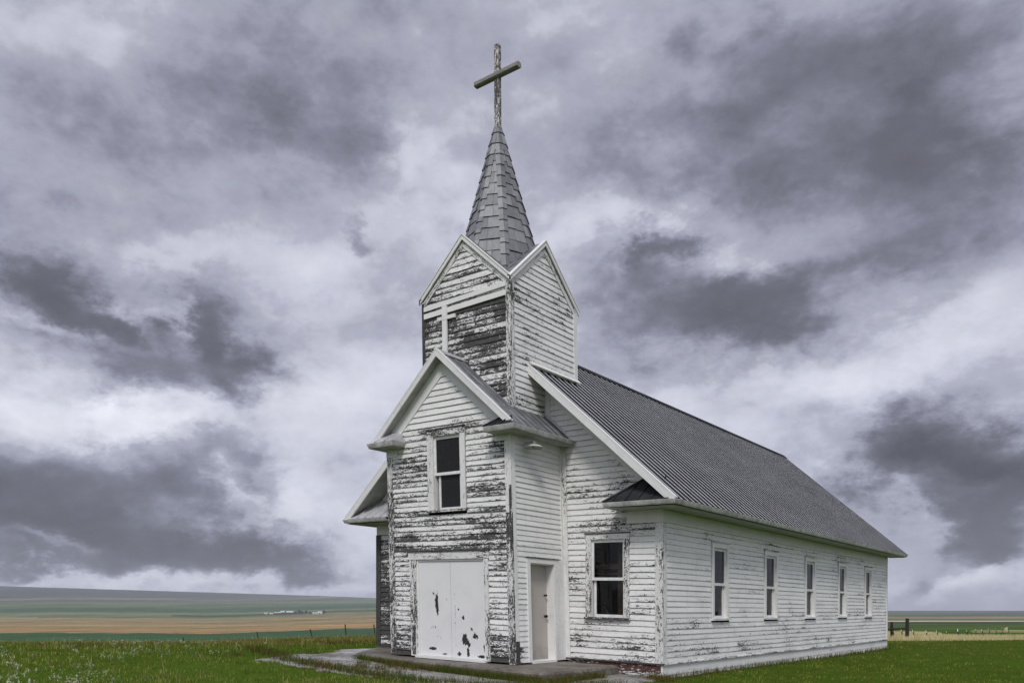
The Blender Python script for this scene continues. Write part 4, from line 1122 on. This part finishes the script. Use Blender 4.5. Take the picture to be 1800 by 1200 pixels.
# ---------------------------------------------------------------- concrete at the entrance
def concrete_material(name, c0, c1, c2, wet):
    conc = NT(name)
    tc = conc.new('ShaderNodeTexCoord').outputs['Object']
    a_ = conc.noise(tc, 1.3, 7, 0.68); b_ = conc.noise(tc, 11.0, 6, 0.7); c_ = conc.noise(tc, 2.6, 5, 0.6, dist=0.5)
    base = conc.ramp(conc.math('MULTIPLY_ADD', b_, 0.35, conc.math('MULTIPLY', a_, 0.65)), [(0.36, c0), (0.5, c1), (0.64, c2)])
    moss = conc.math('MULTIPLY', conc.step(c_, 0.54, 0.66), 0.6)
    vor = conc.new('ShaderNodeTexVoronoi', feature='DISTANCE_TO_EDGE'); conc.link(conc.vscale(tc, (0.9, 0.9, 0.9)), vor.inputs['Vector']); vor.inputs['Scale'].default_value = 1.0
    nv = conc.new('ShaderNodeTexNoise'); conc.link(tc, nv.inputs['Vector']); nv.inputs['Scale'].default_value = 3.0; nv.inputs['Detail'].default_value = 5
    mixv = conc.new('ShaderNodeVectorMath', operation='ADD'); conc.link(tc, mixv.inputs[0]); conc.link(nv.outputs['Color'], mixv.inputs[1]); conc.link(mixv.outputs[0], vor.inputs['Vector'])
    crk = conc.math('SUBTRACT', 1.0, conc.step(vor.outputs['Distance'], 0.008, 0.03))
    base = conc.mix(conc.math('MULTIPLY', crk, 0.75), base, (0.05, 0.042, 0.03))
    conc.bump(b_, 0.7, 0.02)
    conc.set(conc.mix(moss, base, (0.055, 0.048, 0.028)), conc.math('MULTIPLY_ADD', conc.step(a_, 0.35, 0.6), -wet, 0.8), 0.0, 0.5)
    return conc.mat
M['concrete'] = concrete_material('brown_weathered_concrete', (0.075, 0.064, 0.05), (0.135, 0.118, 0.096), (0.22, 0.20, 0.17), 0.25)
M['path'] = concrete_material('wet_pale_concrete', (0.11, 0.095, 0.08), (0.26, 0.245, 0.225), (0.42, 0.41, 0.40), 0.55)

def slab(name, outline, ztop, zbot, ragged=0.05, sub=0.22, slope=-0.0257, label=None):
    """poured slab with worn, slightly rounded edges; outline counter clockwise"""
    pts = []
    n = len(outline)
    for i in range(n):
        a, b = Vector(outline[i]), Vector(outline[(i + 1) % n])
        k = max(1, int((b - a).length / sub))
        for j in range(k):
            p = a.lerp(b, j / k)
            dv = Vector((b.y - a.y, a.x - b.x)).normalized()
            p = p + dv * (mnoise.noise(Vector((p.x * 2.1, p.y * 2.1, 1.7))) * ragged * 1.6 + random.uniform(-.4, .4) * ragged)
            pts.append(p)
    import bmesh
    bm = bmesh.new()
    cen = sum(pts, Vector((0, 0))) / len(pts)
    def zt(p): return (ztop(p) if callable(ztop) else ztop) + slope * p.x
    rings = []
    for (ins, dzv) in ((0.10, 0.0), (0.03, -0.012), (0.0, -0.05)):
        ring = []
        for i, p in enumerate(pts):
            t = (pts[(i + 1) % len(pts)] - pts[i - 1]).normalized()
            q = p + Vector((-t.y, t.x)) * ins
            ring.append(bm.verts.new((q.x, q.y, UP + zt(q) + dzv + random.uniform(-.004, .004))))
        rings.append(ring)
    rings.append([bm.verts.new((p.x, p.y, UP + zbot + slope * p.x)) for p in pts])
    m_ = len(pts)
    bm.faces.new(rings[0])
    for r0, r1 in zip(rings[:-1], rings[1:]):
        for i in range(m_):
            bm.faces.new((r0[i], r1[i], r1[(i + 1) % m_], r0[(i + 1) % m_]))
    bmesh.ops.triangulate(bm, faces=[bm.faces[0]] if False else [f for f in bm.faces if len(f.verts) > 4])
    bmesh.ops.recalc_face_normals(bm, faces=bm.faces)
    me = bpy.data.meshes.new(name); bm.to_mesh(me); bm.free()
    me.materials.append(M['concrete'])
    o = bpy.data.objects.new(name, me); COL.objects.link(o)
    return o
STEP = [(-2.45, -2.25), (0.5, -2.42), (2.2, -2.62), (3.05, -2.62), (3.15, -1.4), (3.10, -0.03), (1.78, -0.03), (1.78, -1.83), (-1.8, -1.83), (-1.8, -0.03), (-4.0, -0.03), (-3.8, -0.5), (-3.0, -1.6)]
step_o = slab('entrance_step', STEP, -1.015, -1.6)
tag(step_o, 'low brown concrete step wrapping round the foot of the vestibule', 'step')
PATH = [(-3.1, -4.4), (-3.2, -3.9), (-3.45, -3.3), (-3.22, -2.6), (-3.3, -2.0), (-4.5, -1.0), (-4.9, -0.1), (-4.7, 0.6), (-3.0, 0.3), (-1.9, 0.2), (-1.9, -2.0), (1.5, -2.2), (3.0, -2.4), (3.0, -0.02), (4.05, -0.02), (4.18, -0.5), (4.15, -1.5), (3.7, -2.7), (2.6, -3.9), (1.73, -4.44), (1.1, -4.18), (0.4, -4.28), (-0.37, -4.34), (-0.91, -4.32), (-1.43, -4.08), (-1.58, -4.28), (-2.03, -4.22), (-2.84, -4.22)]
def build_path():
    """thin worn slab lying on the ground, broken edges"""
    g = 0.09
    xs = np.arange(-3.8, 4.6, g); ys = np.arange(-4.9, 0.4, g)
    X, Y = np.meshgrid(xs, ys)
    wx = 0.11 * vnoise(X * 3.1, Y * 3.1, 31); wy = 0.11 * vnoise(X * 3.3, Y * 3.3, 32)
    ins = in_poly(X + g / 2 + wx, Y + g / 2 + wy, PATH)
    Z = ground(X, Y) + 0.022 + 0.008 * vnoise(X * 2, Y * 2, 33)
    ids = {}; V = []; F = []
    def vid(i, j, low):
        k = (i, j, low)
        if k not in ids:
            ids[k] = len(V); V.append((X[i, j] + 0.02 * math.sin(i * 12.9 + j * 7.3), Y[i, j] + 0.02 * math.sin(i * 4.1 + j * 15.7), Z[i, j] + UP - (0.10 if low else 0)))
        return ids[k]
    for i in range(len(ys) - 1):
        for j in range(len(xs) - 1):
            if not ins[i, j]: continue
            F.append((vid(i, j, 0), vid(i, j + 1, 0), vid(i + 1, j + 1, 0), vid(i + 1, j, 0)))
            for (di, dj, p, q) in ((-1, 0, (i, j), (i, j + 1)), (0, 1, (i, j + 1), (i + 1, j + 1)), (1, 0, (i + 1, j + 1), (i + 1, j)), (0, -1, (i + 1, j), (i, j))):
                if not ins[i + di, j + dj]: F.append((vid(*q, 0), vid(*p, 0), vid(*p, 1), vid(*q, 1)))
    me = bpy.data.meshes.new('path'); me.from_pydata(V, [], F); me.materials.append(M['path'])
    me.polygons.foreach_set('use_smooth', [False] * len(F)); me.update()
    o = bpy.data.objects.new('path', me); COL.objects.link(o)
    return o
def in_poly(x, y, poly):
    ins = np.zeros(x.shape, bool); n = len(poly)
    for i in range(n):
        x0, y0 = poly[i]; x1, y1 = poly[(i + 1) % n]
        c = ((y0 > y) != (y1 > y)) & (x < (x1 - x0) * (y - y0) / (y1 - y0 + 1e-12) + x0)
        ins ^= c
    return ins
def vnoise(x, y, s=0):
    r = np.random.RandomState(100 + s); v = 0
    for k in range(6):
        f = 2 ** (k * 0.55); a = r.uniform(0, 6.28); v = v + np.sin((x * math.cos(a) + y * math.sin(a)) * f + r.uniform(0, 6.28) + 0.7 * np.sin((x * math.sin(a) - y * math.cos(a)) * f * .7)) / (1 + .25 * k)
    return v / 2.6
path_o = build_path()
tag(path_o, kind='structure')

# ---------------------------------------------------------------- grass
def blades(name, x, y, h, wdt, col, lean=0.5, mat=None, zoff=0.0):
    """one mesh of bent grass blades, two quads and a tip each"""
    n = len(x)
    z = ground(x, y) + UP + zoff
    th = RS.uniform(0, 2 * np.pi, n); tilt = RS.uniform(0.05, 1.0, n) * lean * h
    td = RS.uniform(0, 2 * np.pi, n)
    ux, uy = np.cos(th) * wdt / 2, np.sin(th) * wdt / 2
    bx, by = np.cos(td) * tilt, np.sin(td) * tilt
    P = np.zeros((n, 5, 3), np.float32)
    for k, (f, wf, bf) in enumerate(((0, 1, 0), (0, -1, 0), (.55, -.8, .35), (.55, .8, .35), (1, 0, 1))):
        P[:, k, 0] = x + ux * wf + bx * bf; P[:, k, 1] = y + uy * wf + by * bf; P[:, k, 2] = z - 0.01 + h * f
    idx = np.arange(n, dtype=np.int32)[:, None] * 5
    loops = np.concatenate([idx + np.array([[0, 1, 2, 3]]), idx + np.array([[3, 2, 4]])], 1).ravel().astype(np.int32)
    starts = (np.arange(n, dtype=np.int32)[:, None] * 7 + np.array([[0, 4]])).ravel().astype(np.int32)
    me = bpy.data.meshes.new(name)
    me.vertices.add(n * 5); me.vertices.foreach_set('co', P.ravel())
    me.loops.add(len(loops)); me.loops.foreach_set('vertex_index', loops)
    me.polygons.add(len(starts)); me.polygons.foreach_set('loop_start', starts)
    me.update(calc_edges=True)
    c = np.ones((n, 5, 4), np.float32); c[:, :, :3] = col[:, None, :]
    at = me.attributes.new('tint', 'FLOAT_COLOR', 'POINT'); at.data.foreach_set('color', c.ravel())
    me.materials.append(mat)
    o = bpy.data.objects.new(name, me); COL.objects.link(o)
    return o
gm = NT('grass_blades')
tv = gm.new('ShaderNodeAttribute', attribute_name='tint').outputs['Color']
M['grass'] = gm.set(tv, 0.8, 0.0, 0.0)
trn = gm.new('ShaderNodeBsdfTranslucent'); gm.link(tv, trn.inputs[0])
mxs = gm.new('ShaderNodeMixShader'); mxs.inputs[0].default_value = 0.25
gm.link(gm.bs.outputs[0], mxs.inputs[1]); gm.link(trn.outputs[0], mxs.inputs[2]); gm.link(mxs.outputs[0], gm.n['Material Output'].inputs[0])

CHURCH_POLY = [(-W - .05, 0.02), (W + .03, 0.02), (W + .03, L), (-W - .05, L)]
def scatter(n, r0, r1, pxa, pxb, power=1.0):
    u = RS.uniform(0, 1, n); rho = r0 * (r1 / r0) ** (u ** power)
    a0, a1 = math.atan((pxa - 900) / FPX), math.atan((pxb - 900) / FPX)
    ang = RS.uniform(a0, a1, n)
    return CX + rho * (np.cos(ang) * -sn + np.sin(ang) * cs), CY + rho * (np.cos(ang) * cs + np.sin(ang) * sn), rho, ang
def free(x, y, step=True):
    k = ~in_poly(x, y, CHURCH_POLY) & ~((np.abs(x) < VW + .05) & (y > -VD - .03) & (y < 0.1))
    nz = vnoise(x * 3, y * 3, 5) * 0.12
    if step:
        k &= ~in_poly(x + nz, y + nz, STEP)
        k &= ~in_poly(x + nz, y - nz, PATH)
    return k
x, y, rho, ang = scatter(330000, 10.5, 62, -250, 2050, 1.12)
k = free(x, y); x, y, rho, ang = x[k], y[k], rho[k], ang[k]
px_ = 900 + FPX * np.tan(ang)
n = len(x)
pn = vnoise(x * .55, y * .55, 1); pn2 = vnoise(x * 1.7, y * 1.7, 2)
h = (0.055 + 0.03 * pn + 0.02 * pn2 + RS.uniform(-.02, .03, n)) * np.where(px_ > 1000, 0.85, 1.1)
cl = vnoise(x * 4.5, y * 4.5, 41) + 0.6 * vnoise(x * 9, y * 9, 42)
h = np.clip(h * np.clip(0.65 + 0.5 * cl, 0.3, 1.5), 0.015, 0.15)
edge = (rho > 23) & (px_ < 800)
h = np.where(edge, h * 1.3, h)
wd = 0.0035 + rho * 0.00042
g0 = np.array([0.130, 0.180, 0.022]); g1 = np.array([0.27, 0.29, 0.07]); g2 = np.array([0.052, 0.090, 0.010]); dry = np.array([0.20, 0.150, 0.060]); rust = np.array([0.13, 0.075, 0.028])
t = np.clip(0.55 + 0.35 * pn2 + 0.3 * pn + RS.normal(0, .25, n), 0, 1)[:, None]
col = g2 * (1 - t) + g0 * t
m1 = (RS.uniform(0, 1, n) < 0.25)[:, None]; col = np.where(m1, g1, col)
dm = RS.uniform(0, 1, n) < np.clip(0.07 + 0.22 * (pn > 0.45) * (px_ < 900) + 0.45 * edge * (0.6 + 0.4 * pn) + 0.25 * ((rho > 30) & (px_ > 1000)), 0, .8)
col = np.where(((px_ > 1000) & (pn < 0.1))[:, None], col * 0.82, col)
col = np.where(dm[:, None], np.where((RS.uniform(0, 1, n) < .5)[:, None], dry, rust), col)
dk = (vnoise(x * .9, y * .9, 8) > 0.55)[:, None]
col = np.where(dk, col * 0.7, col) * (1 + 0.28 * np.clip(cl, -1, 1))[:, None]
stk = (RS.uniform(0, 1, n) < 0.012 + 0.03 * (pn2 > .3)) & (px_ < 1000)
h = np.where(stk, h * 2.0 + .03, h); col = np.where(stk[:, None], np.array([0.30, 0.27, 0.12]), col)
tag(blades('grass', x, y, h, wd, col, 0.7, M['grass']), kind='stuff')
# tall fringe: along the step, the foundation and the edges of the path
fx, fy = [], []
def fringe(p, q, n, spread):
    t = RS.uniform(0, 1, n); fx.append(p[0] + (q[0] - p[0]) * t + RS.normal(0, spread, n)); fy.append(p[1] + (q[1] - p[1]) * t + RS.normal(0, spread, n))
for p, q, n_ in (((-2.1, -2.42), (0.5, -2.54), 2600), ((0.5, -2.54), (2.2, -2.76), 2800), ((2.2, -2.76), (3.15, -2.74), 1900), ((3.22, -2.7), (3.25, -0.9), 1300)):
    fringe(p, q, n_, 0.055)
fringe((W + .14, .2), (W + .14, L), 2200, 0.05); fringe((2.6, -4.0), (4.2, -1.9), 1500, 0.12); fringe((-3.0, -3.85), (2.0, -4.2), 3000, 0.15); fringe((-5.0, -3.1), (-3.2, -3.5), 900, .15)
for i in range(26):
    cx0, cy0 = random.uniform(-4.2, 3.8), random.uniform(-4.2, -2.6)
    fringe((cx0, cy0), (cx0 + random.uniform(-.5, .5), cy0 + random.uniform(-.25, .25)), random.randint(30, 110), 0.07)
fringe((W - .1, -0.25), (W + .35, -0.45), 500, 0.14)
x, y = np.concatenate(fx), np.concatenate(fy)
kk = ~in_poly(x, y, CHURCH_POLY) & ~in_poly(x, y, [(p[0] * .985, p[1]) for p in STEP]); x, y = x[kk], y[kk]; n = len(x)
t = RS.uniform(0, 1, n)[:, None]
col = g2 * (1 - t) + np.array([0.085, 0.12, 0.025]) * t
bn = (RS.uniform(0, 1, n) < np.clip(0.35 + 0.35 * vnoise(x * 1.2, y * 1.2, 12), 0.05, .7))[:, None]
col = np.where(bn, np.where((RS.uniform(0, 1, n) < .6)[:, None], rust * .8, dry * .8), col)
tag(blades('grass', x, y, RS.uniform(0.06, 0.19, n), np.full(n, 0.009), col, 0.8, M['grass']), kind='stuff')
# straw coloured tall grass beyond the lawn on the right
x, y, rho, ang = scatter(60000, 52, 180, 1530, 2050, 0.9)
yo_ = -ground(x, y) / (rho * np.cos(ang)) * FPX; pq = 900 + FPX * np.tan(ang)
k = (yo_ > 36 + np.clip((pq - 1625) / 75, 0, 1) * 11 + 2.0 * vnoise(x * .15, y * .15, 3)) & (RS.uniform(0, 1, len(x)) < .75)
x, y, rho = x[k], y[k], rho[k]; n = len(x)
t = RS.uniform(0, 1, n)[:, None]
col = np.array([0.42, 0.37, 0.18]) * (1 - t) + np.array([0.62, 0.56, 0.33]) * t
tag(blades('dry_grass', x, y, RS.uniform(0.08, 0.38, n), 0.012 + rho * 0.0003, col, 0.5, M['grass']), kind='stuff')

# silvery low plants in the grass on the left
def silver_plants():
    xs, ys, _, ang = scatter(950, 11.2, 25, -250, 560, 1.0)
    px_ = 900 + FPX * np.tan(ang)
    k = free(xs, ys) & (vnoise(xs * .8, ys * .8, 21) > -0.05 + 0.0011 * np.clip(px_, 0, 600))
    xs, ys = xs[k], ys[k]
    V = []; F = []; Cc = []
    for cx_, cy_ in zip(xs, ys):
        z0 = gz(cx_, cy_) + UP; s = random.uniform(0.028, 0.062)
        for i in range(random.randint(7, 13)):
            a = random.uniform(0, 6.28); el = random.uniform(0.2, 1.2); ln = s * random.uniform(.6, 1.2); wv = ln * 0.24
            d = Vector((math.cos(a) * math.cos(el), math.sin(a) * math.cos(el), math.sin(el))); sdv = Vector((-math.sin(a), math.cos(a), 0))
            o = Vector((cx_ + random.uniform(-s, s) * .9, cy_ + random.uniform(-s, s) * .9, z0 + random.uniform(.05, .12)))
            b = len(V)
            V += [tuple(o), tuple(o + d * ln * .5 + sdv * wv), tuple(o + d * ln), tuple(o + d * ln * .5 - sdv * wv)]
            F.append((b, b + 1, b + 2, b + 3)); q = random.uniform(.75, 1.15); Cc += [(0.36 * q, 0.40 * q, 0.27 * q, 1)] * 4
    me = bpy.data.meshes.new('silver_plants'); me.from_pydata(V, [], F)
    at = me.attributes.new('tint', 'FLOAT_COLOR', 'POINT'); at.data.foreach_set('color', np.array(Cc, np.float32).ravel())
    me.materials.append(M['grass'])
    o = bpy.data.objects.new('silver_plants', me); COL.objects.link(o); tag(o, kind='stuff')
silver_plants()

# ---------------------------------------------------------------- fences
M['post_wood'] = plain_material('tarred_post_wood', (0.022, 0.016, 0.014), 0.85, 0.0, 0.4, 12.0, 0.5)
M['post_steel'] = plain_material('rusty_steel_post', (0.045, 0.035, 0.028), 0.7, 0.3, 0.4, 20.0)
M['post_tip'] = plain_material('white_post_tip', (0.72, 0.73, 0.70), 0.6, 0.0, 0.1, 20.0)
M['wire'] = plain_material('fence_wire', (0.10, 0.095, 0.09), 0.5, 0.6, 0.2, 5.0)
def tube(mb, p0, p1, r0, r1, n=10, peel=0):
    p0, p1 = Vector(p0), Vector(p1); d = (p1 - p0).normalized(); a = d.orthogonal().normalized(); b = d.cross(a)
    c0 = [p0 + (a * math.cos(2 * math.pi * i / n) + b * math.sin(2 * math.pi * i / n)) * r0 for i in range(n)]
    c1 = [p1 + (a * math.cos(2 * math.pi * i / n) + b * math.sin(2 * math.pi * i / n)) * r1 for i in range(n)]
    for i in range(n):
        j = (i + 1) % n; mb.face([c0[i], c0[j], c1[j], c1[i]], smooth=True)
    mb.face(c1); mb.face(c0[::-1])
def zg(p): return gz(p[0], p[1])
# wooden brace behind the far corner
p1 = from_view(1567.5, 55); p2 = from_view(1594.5, 52)
br = empty('fence_brace', (p1[0], p1[1], zg(p1) + UP))
tag(br, 'dark wooden fence brace of two thick posts and a rail behind the church', 'fence brace')
H1, H2 = 1.16, 1.34
mb = MB('w'); tube(mb, (p1[0], p1[1], zg(p1) - .3), (p1[0], p1[1], zg(p1) + H1), 0.10, 0.092); mb.build('post', M['post_wood'], br)
mb = MB('w'); tube(mb, (p2[0], p2[1], zg(p2) - .3), (p2[0] + .01, p2[1], zg(p2) + H2), 0.12, 0.105); mb.build('post', M['post_wood'], br)
p0 = from_view(1548, 57)
mb = MB('w'); tube(mb, (p0[0], p0[1], zg(p1) + .60), (p2[0], p2[1], zg(p2) + .68), 0.06, 0.055); mb.build('rail', M['post_wood'], br)
def steel_post(name, p, h, lean_px, parent, tip=True, k=1.25):
    """thin steel post leaning along the fence"""
    base = Vector((p[0], p[1], zg(p) - .25)); top = Vector((p[0] - cs * lean_px, p[1] - sn * lean_px, zg(p) + h))
    mb = MB('w')
    mb.prism(base + Vector((-.018, -.018, 0)), top + Vector((-.018, -.018, 0)), (0.062 * k, 0, 0), (0, 0.024 * k, 0)); mb.prism(base, top, (0.022 * k, 0, 0), (0, 0.056 * k, 0))
    o = mb.build(name, M['post_steel'], parent)
    if tip:
        d = (top - base).normalized(); t0 = top - d * 0.17
        mb = MB('w'); mb.prism(t0 + Vector((-.028, -.028, 0)), top + Vector((-.028, -.028, .01)), (0.056, 0, 0), (0, 0.056, 0)); mb.build('tip', M['post_tip'], o)
    return top, base
def wires(pairs, parent, fr=(0.35, 0.62, 0.9), r=0.006):
    for f in fr:
        mb = MB('w')
        for (t0, b0), (t1, b1) in zip(pairs[:-1], pairs[1:]):
            mb_a, mb_b = b0.lerp(t0, f), b1.lerp(t1, f)
            tube(mb, mb_a, mb_b, r, r, 5)
        mb.build('wire', M['wire'], parent)
# top column and row, base column and row of each post in the reference survey, turned into places on the ground
RP = [(1569, 1106, 1573, 1122), (1584, 1105, 1587, 1121), (1604, 1106.7, 1609, 1121), (1627.5, 1107.5, 1631.7, 1121.5), (1645.8, 1107.5, 1652, 1120), (1663, 1108.5, 1668, 1118.5), (1683.5, 1105, 1685, 1127.5), (1699, 1106.7, 1702.5, 1118), (1714.5, 1105, 1716.7, 1118), (1725.5, 1105.5, 1730, 1118), (1737, 1103.7, 1742.5, 1116), (1749.5, 1103.3, 1752, 1113), (1761, 1102.5, 1762, 1112.5), (1771, 1101.7, 1773.5, 1111)]
q0 = from_view(1640, 80)
fr_ = empty('wire_fence', (q0[0], q0[1], zg(q0) + UP))
tag(fr_, 'wire fence of leaning white tipped steel posts in pale dry grass', 'wire fence')
prs = []
for tx, ty, bx_, by in RP:
    dd = 60.0
    for k in range(400):
        p = from_view(bx_, dd)
        if -zg(p) / dd * FPX <= by - 1074: break
        dd += 0.5
    h = -(ty - 1074) / FPX * dd - zg(p)
    prs.append(steel_post('post', p, h, (bx_ - tx) / FPX * dd, fr_))
wires([p for i, p in enumerate(prs) if i != 6][:11], fr_)
LP = [(321, 1120, 323, 1129), (451, 1110, 455.5, 1128), (544.5, 1105, 550, 1121), (606, 1096.5, 608.5, 1115), (656.5, 1096.5, 659, 1112)]
q0 = from_view(549, 80)
fl_ = empty('wire_fence', (q0[0], q0[1], zg(q0) + UP))
tag(fl_, 'sparse fence of thin dark posts beyond the grass left of the church', 'wire fence')
prs = []
for tx, ty, bx_, by in LP:
    dd = 80.0; p = from_view(bx_, dd)
    prs.append(steel_post('post', p, max(0.5, -(ty - 1074) / FPX * dd - zg(p)), (bx_ - tx) / FPX * dd, fl_, False, 1.5))
wires(prs, fl_, (0.4, 0.7, 0.93), 0.004)

# pale straw bale standing by the far end of the right fence
def straw_bale(px, dist):
    import bmesh
    x, y = from_view(px, dist); z = gz(x, y) + UP
    bm = bmesh.new(); bmesh.ops.create_cube(bm, size=1.0)
    bmesh.ops.subdivide_edges(bm, edges=bm.edges[:], cuts=7, use_grid_fill=True)
    for v in bm.verts:
        c = v.co.copy()
        k = 1 + 0.10 * mnoise.noise(c * 5) + 0.06 * mnoise.noise(c * 13)
        r = 0.9 + 0.1 * (1 - (abs(c.x) * abs(c.y) * abs(c.z)) * 6)
        v.co = Vector((c.x * 0.52 * k * r * (1 - 0.22 * (c.z + .5)), c.y * 0.4 * k * r, (c.z + 0.5) * 0.56 * k))
        for b_ in (-0.18, 0.18):
            if abs(c.x - b_) < 0.05: v.co.y *= 0.95; v.co.z *= 0.97
    me = bpy.data.meshes.new('straw_bale'); bm.to_mesh(me); bm.free()
    me.materials.append(plain_material('straw', (0.50, 0.38, 0.24), 0.9, 0, 0.25, 14.0, 0.6))
    o = bpy.data.objects.new('straw_bale', me); COL.objects.link(o); o.location = (x, y, z + 0.2); o.rotation_euler = (0, 0, YAW)
    tag(o, 'pale tan straw bale beside the far end of the right fence', 'bale')
straw_bale(1768, 132)

# ---------------------------------------------------------------- farmstead far off on the left
M['barn_red'] = plain_material('barn_red_boards', (0.16, 0.035, 0.025), 0.8, 0, 0.2, 0.3)
M['barn_white'] = plain_material('white_farm_wall', (0.55, 0.55, 0.53), 0.7, 0, 0.1, 0.3)
M['barn_roof'] = plain_material('pale_metal_roof', (0.42, 0.43, 0.44), 0.7, 0.0, 0.08, 0.3)
def barn(px, dist, w_, d_, hw, hr, wall, label, cat='barn', name='barn'):
    x, y = from_view(px, dist); z = gz(x, y) + UP
    w_, d_, hw, hr = w_ * .8, d_ * .8, hw * .72, hr * .72
    root = empty(name, (x, y, z), YAW + random.uniform(-.25, .25))
    tag(root, label, cat, 'buildings of the far farmstead')
    def local(name_, V, F, m):
        me = bpy.data.meshes.new(name_); me.from_pydata(V, [], F); me.materials.append(m); o = bpy.data.objects.new(name_, me); COL.objects.link(o); o.parent = root; return o
    a, b = w_ / 2, d_ / 2
    wl = local('wall', [(-a, -b, -2), (a, -b, -2), (a, b, -2), (-a, b, -2), (-a, -b, hw), (a, -b, hw), (a, b, hw), (-a, b, hw), (-a, 0, hr), (a, 0, hr)],
          [(0, 1, 5, 4), (1, 2, 6, 9, 5), (2, 3, 7, 6), (3, 0, 4, 8, 7)], wall)
    e = 0.8; t = 0.3
    local('roof', [(-a - e, -b - e, hw - .6), (a + e, -b - e, hw - .6), (a + e, 0, hr + .1), (-a - e, 0, hr + .1), (a + e, b + e, hw - .6), (-a - e, b + e, hw - .6),
                   (-a - e, -b - e, hw - .6 + t), (a + e, -b - e, hw - .6 + t), (a + e, 0, hr + .1 + t), (-a - e, 0, hr + .1 + t), (a + e, b + e, hw - .6 + t), (-a - e, b + e, hw - .6 + t)],
          [(0, 3, 2, 1), (3, 5, 4, 2), (6, 7, 8, 9), (9, 8, 10, 11), (0, 1, 7, 6), (5, 11, 10, 4), (1, 2, 8, 7), (2, 4, 10, 8), (0, 6, 9, 3), (3, 9, 11, 5)], M['barn_roof'])
    local('door', [(-w_ * .12, -b - .15, 0), (w_ * .12, -b - .15, 0), (w_ * .12, -b - .15, hw * .75), (-w_ * .12, -b - .15, hw * .75), (-w_ * .12, -b + .1, 0), (w_ * .12, -b + .1, 0), (w_ * .12, -b + .1, hw * .75), (-w_ * .12, -b + .1, hw * .75)],
          [(0, 1, 2, 3), (1, 5, 6, 2), (4, 0, 3, 7), (3, 2, 6, 7)], M['dark'])
    return root
barn(468, 2660, 12, 9, 4, 7, M['barn_white'], 'small white shed at the left end of the far farmstead', 'shed', 'shed')
barn(477, 2640, 12, 9, 4, 6.5, M['barn_white'], 'small white shed just left of the low red barn', 'shed', 'shed')
barn(488, 2700, 26, 11, 5.5, 8, M['barn_red'], 'low long red barn, the leftmost red one of the far farmstead')
barn(497.5, 2720, 17, 13, 8, 14, M['barn_red'], 'tall red barn with white roof in the middle of the far farmstead')
barn(510, 2740, 29, 14, 7, 13.5, M['barn_red'], 'biggest red barn with broad white roof beside the dark trees')
barn(553, 2700, 15, 10, 5.5, 9, M['barn_white'], 'white farm house at the right of the trees', 'house', 'farm_house')
barn(562.5, 2730, 19, 12, 6.5, 12, M['barn_white'], 'pale barn at the right end of the far farmstead')
lf = plain_material('far_tree_leaves', (0.045, 0.055, 0.035), 0.9, 0, 0.35, 0.8)
bk = plain_material('far_tree_bark', (0.05, 0.04, 0.03), 0.9)
def far_tree(px, dist, h, label):
    x, y = from_view(px, dist); z = gz(x, y) + UP
    root = empty('tree', (x, y, z)); tag(root, label, 'tree', 'trees of the far farmstead')
    mb = MB('w'); tube(mb, (x, y, z - UP - 1), (x, y, z - UP + h * .6), .4, .15, 6); mb.build('trunk', bk, root)
    mb = MB('w')
    for i in range(260):
        u = random.uniform(0, 1); a = random.uniform(0, 6.28); r = h * .42 * math.sqrt(random.random()) * math.sin(math.pi * (0.15 + .8 * u))
        c = Vector((x + r * math.cos(a), y + r * math.sin(a), z - UP + h * (.2 + .8 * u))); s = h * random.uniform(.04, .08)
        e1 = Vector((random.gauss(0, 1), random.gauss(0, 1), random.gauss(0, 1))).normalized() * s; e2 = e1.orthogonal().normalized() * s
        mb.face([c - e1 - e2, c + e1 - e2, c + e1 + e2, c - e1 + e2])
    mb.build('crown', lf, root)
for px, dist, h, lab in ((520, 2690, 9, 'small dark tree right beside the biggest red barn'), (526, 2720, 13, 'tall dark tree second from the red barns'), (531, 2700, 11, 'dark round tree in the middle of the farmstead grove'), (538, 2740, 11, 'dark tree behind the gap in the farmstead grove'), (545, 2690, 8, 'low dark tree left of the white farm house'), (569.5, 2750, 12, 'dark tree at the right end of the far farmstead')):
    far_tree(px, dist, h, lab)

# ---------------------------------------------------------------- air
HAZE = 1
if HAZE:
    hx = NT('air'); hx.n.remove(hx.bs)
    pv = hx.new('ShaderNodeVolumePrincipled'); pv.inputs['Color'].default_value = (0.82, 0.88, 1.0, 1); pv.inputs['Density'].default_value = 0.00008; pv.inputs['Anisotropy'].default_value = 0.0
    hx.link(pv.outputs[0], hx.n['Material Output'].inputs['Volume'])
    zmin = float(min(v.co.z for v in bpy.data.objects['ground'].data.vertices)) - 1.0
    zmax = float(max(v.co.z for v in bpy.data.objects['ground'].data.vertices)) + 3.0
    mb = MB('w'); Rz = 12100
    x0, x1, y0, y1, z0, z1 = CX - Rz, CX + Rz, CY - Rz, CY + Rz, zmin - UP, max(zmax, 15.0) - UP
    c8 = [(x, y, z) for z in (z0, z1) for y in (y0, y1) for x in (x0, x1)]
    for f in ((0, 2, 3, 1), (4, 5, 7, 6), (0, 1, 5, 4), (2, 6, 7, 3), (0, 4, 6, 2), (1, 3, 7, 5)): mb.face([c8[i] for i in f])
    hz = mb.build('haze', hx.mat); tag(hz, kind='stuff')
#@@NEXT
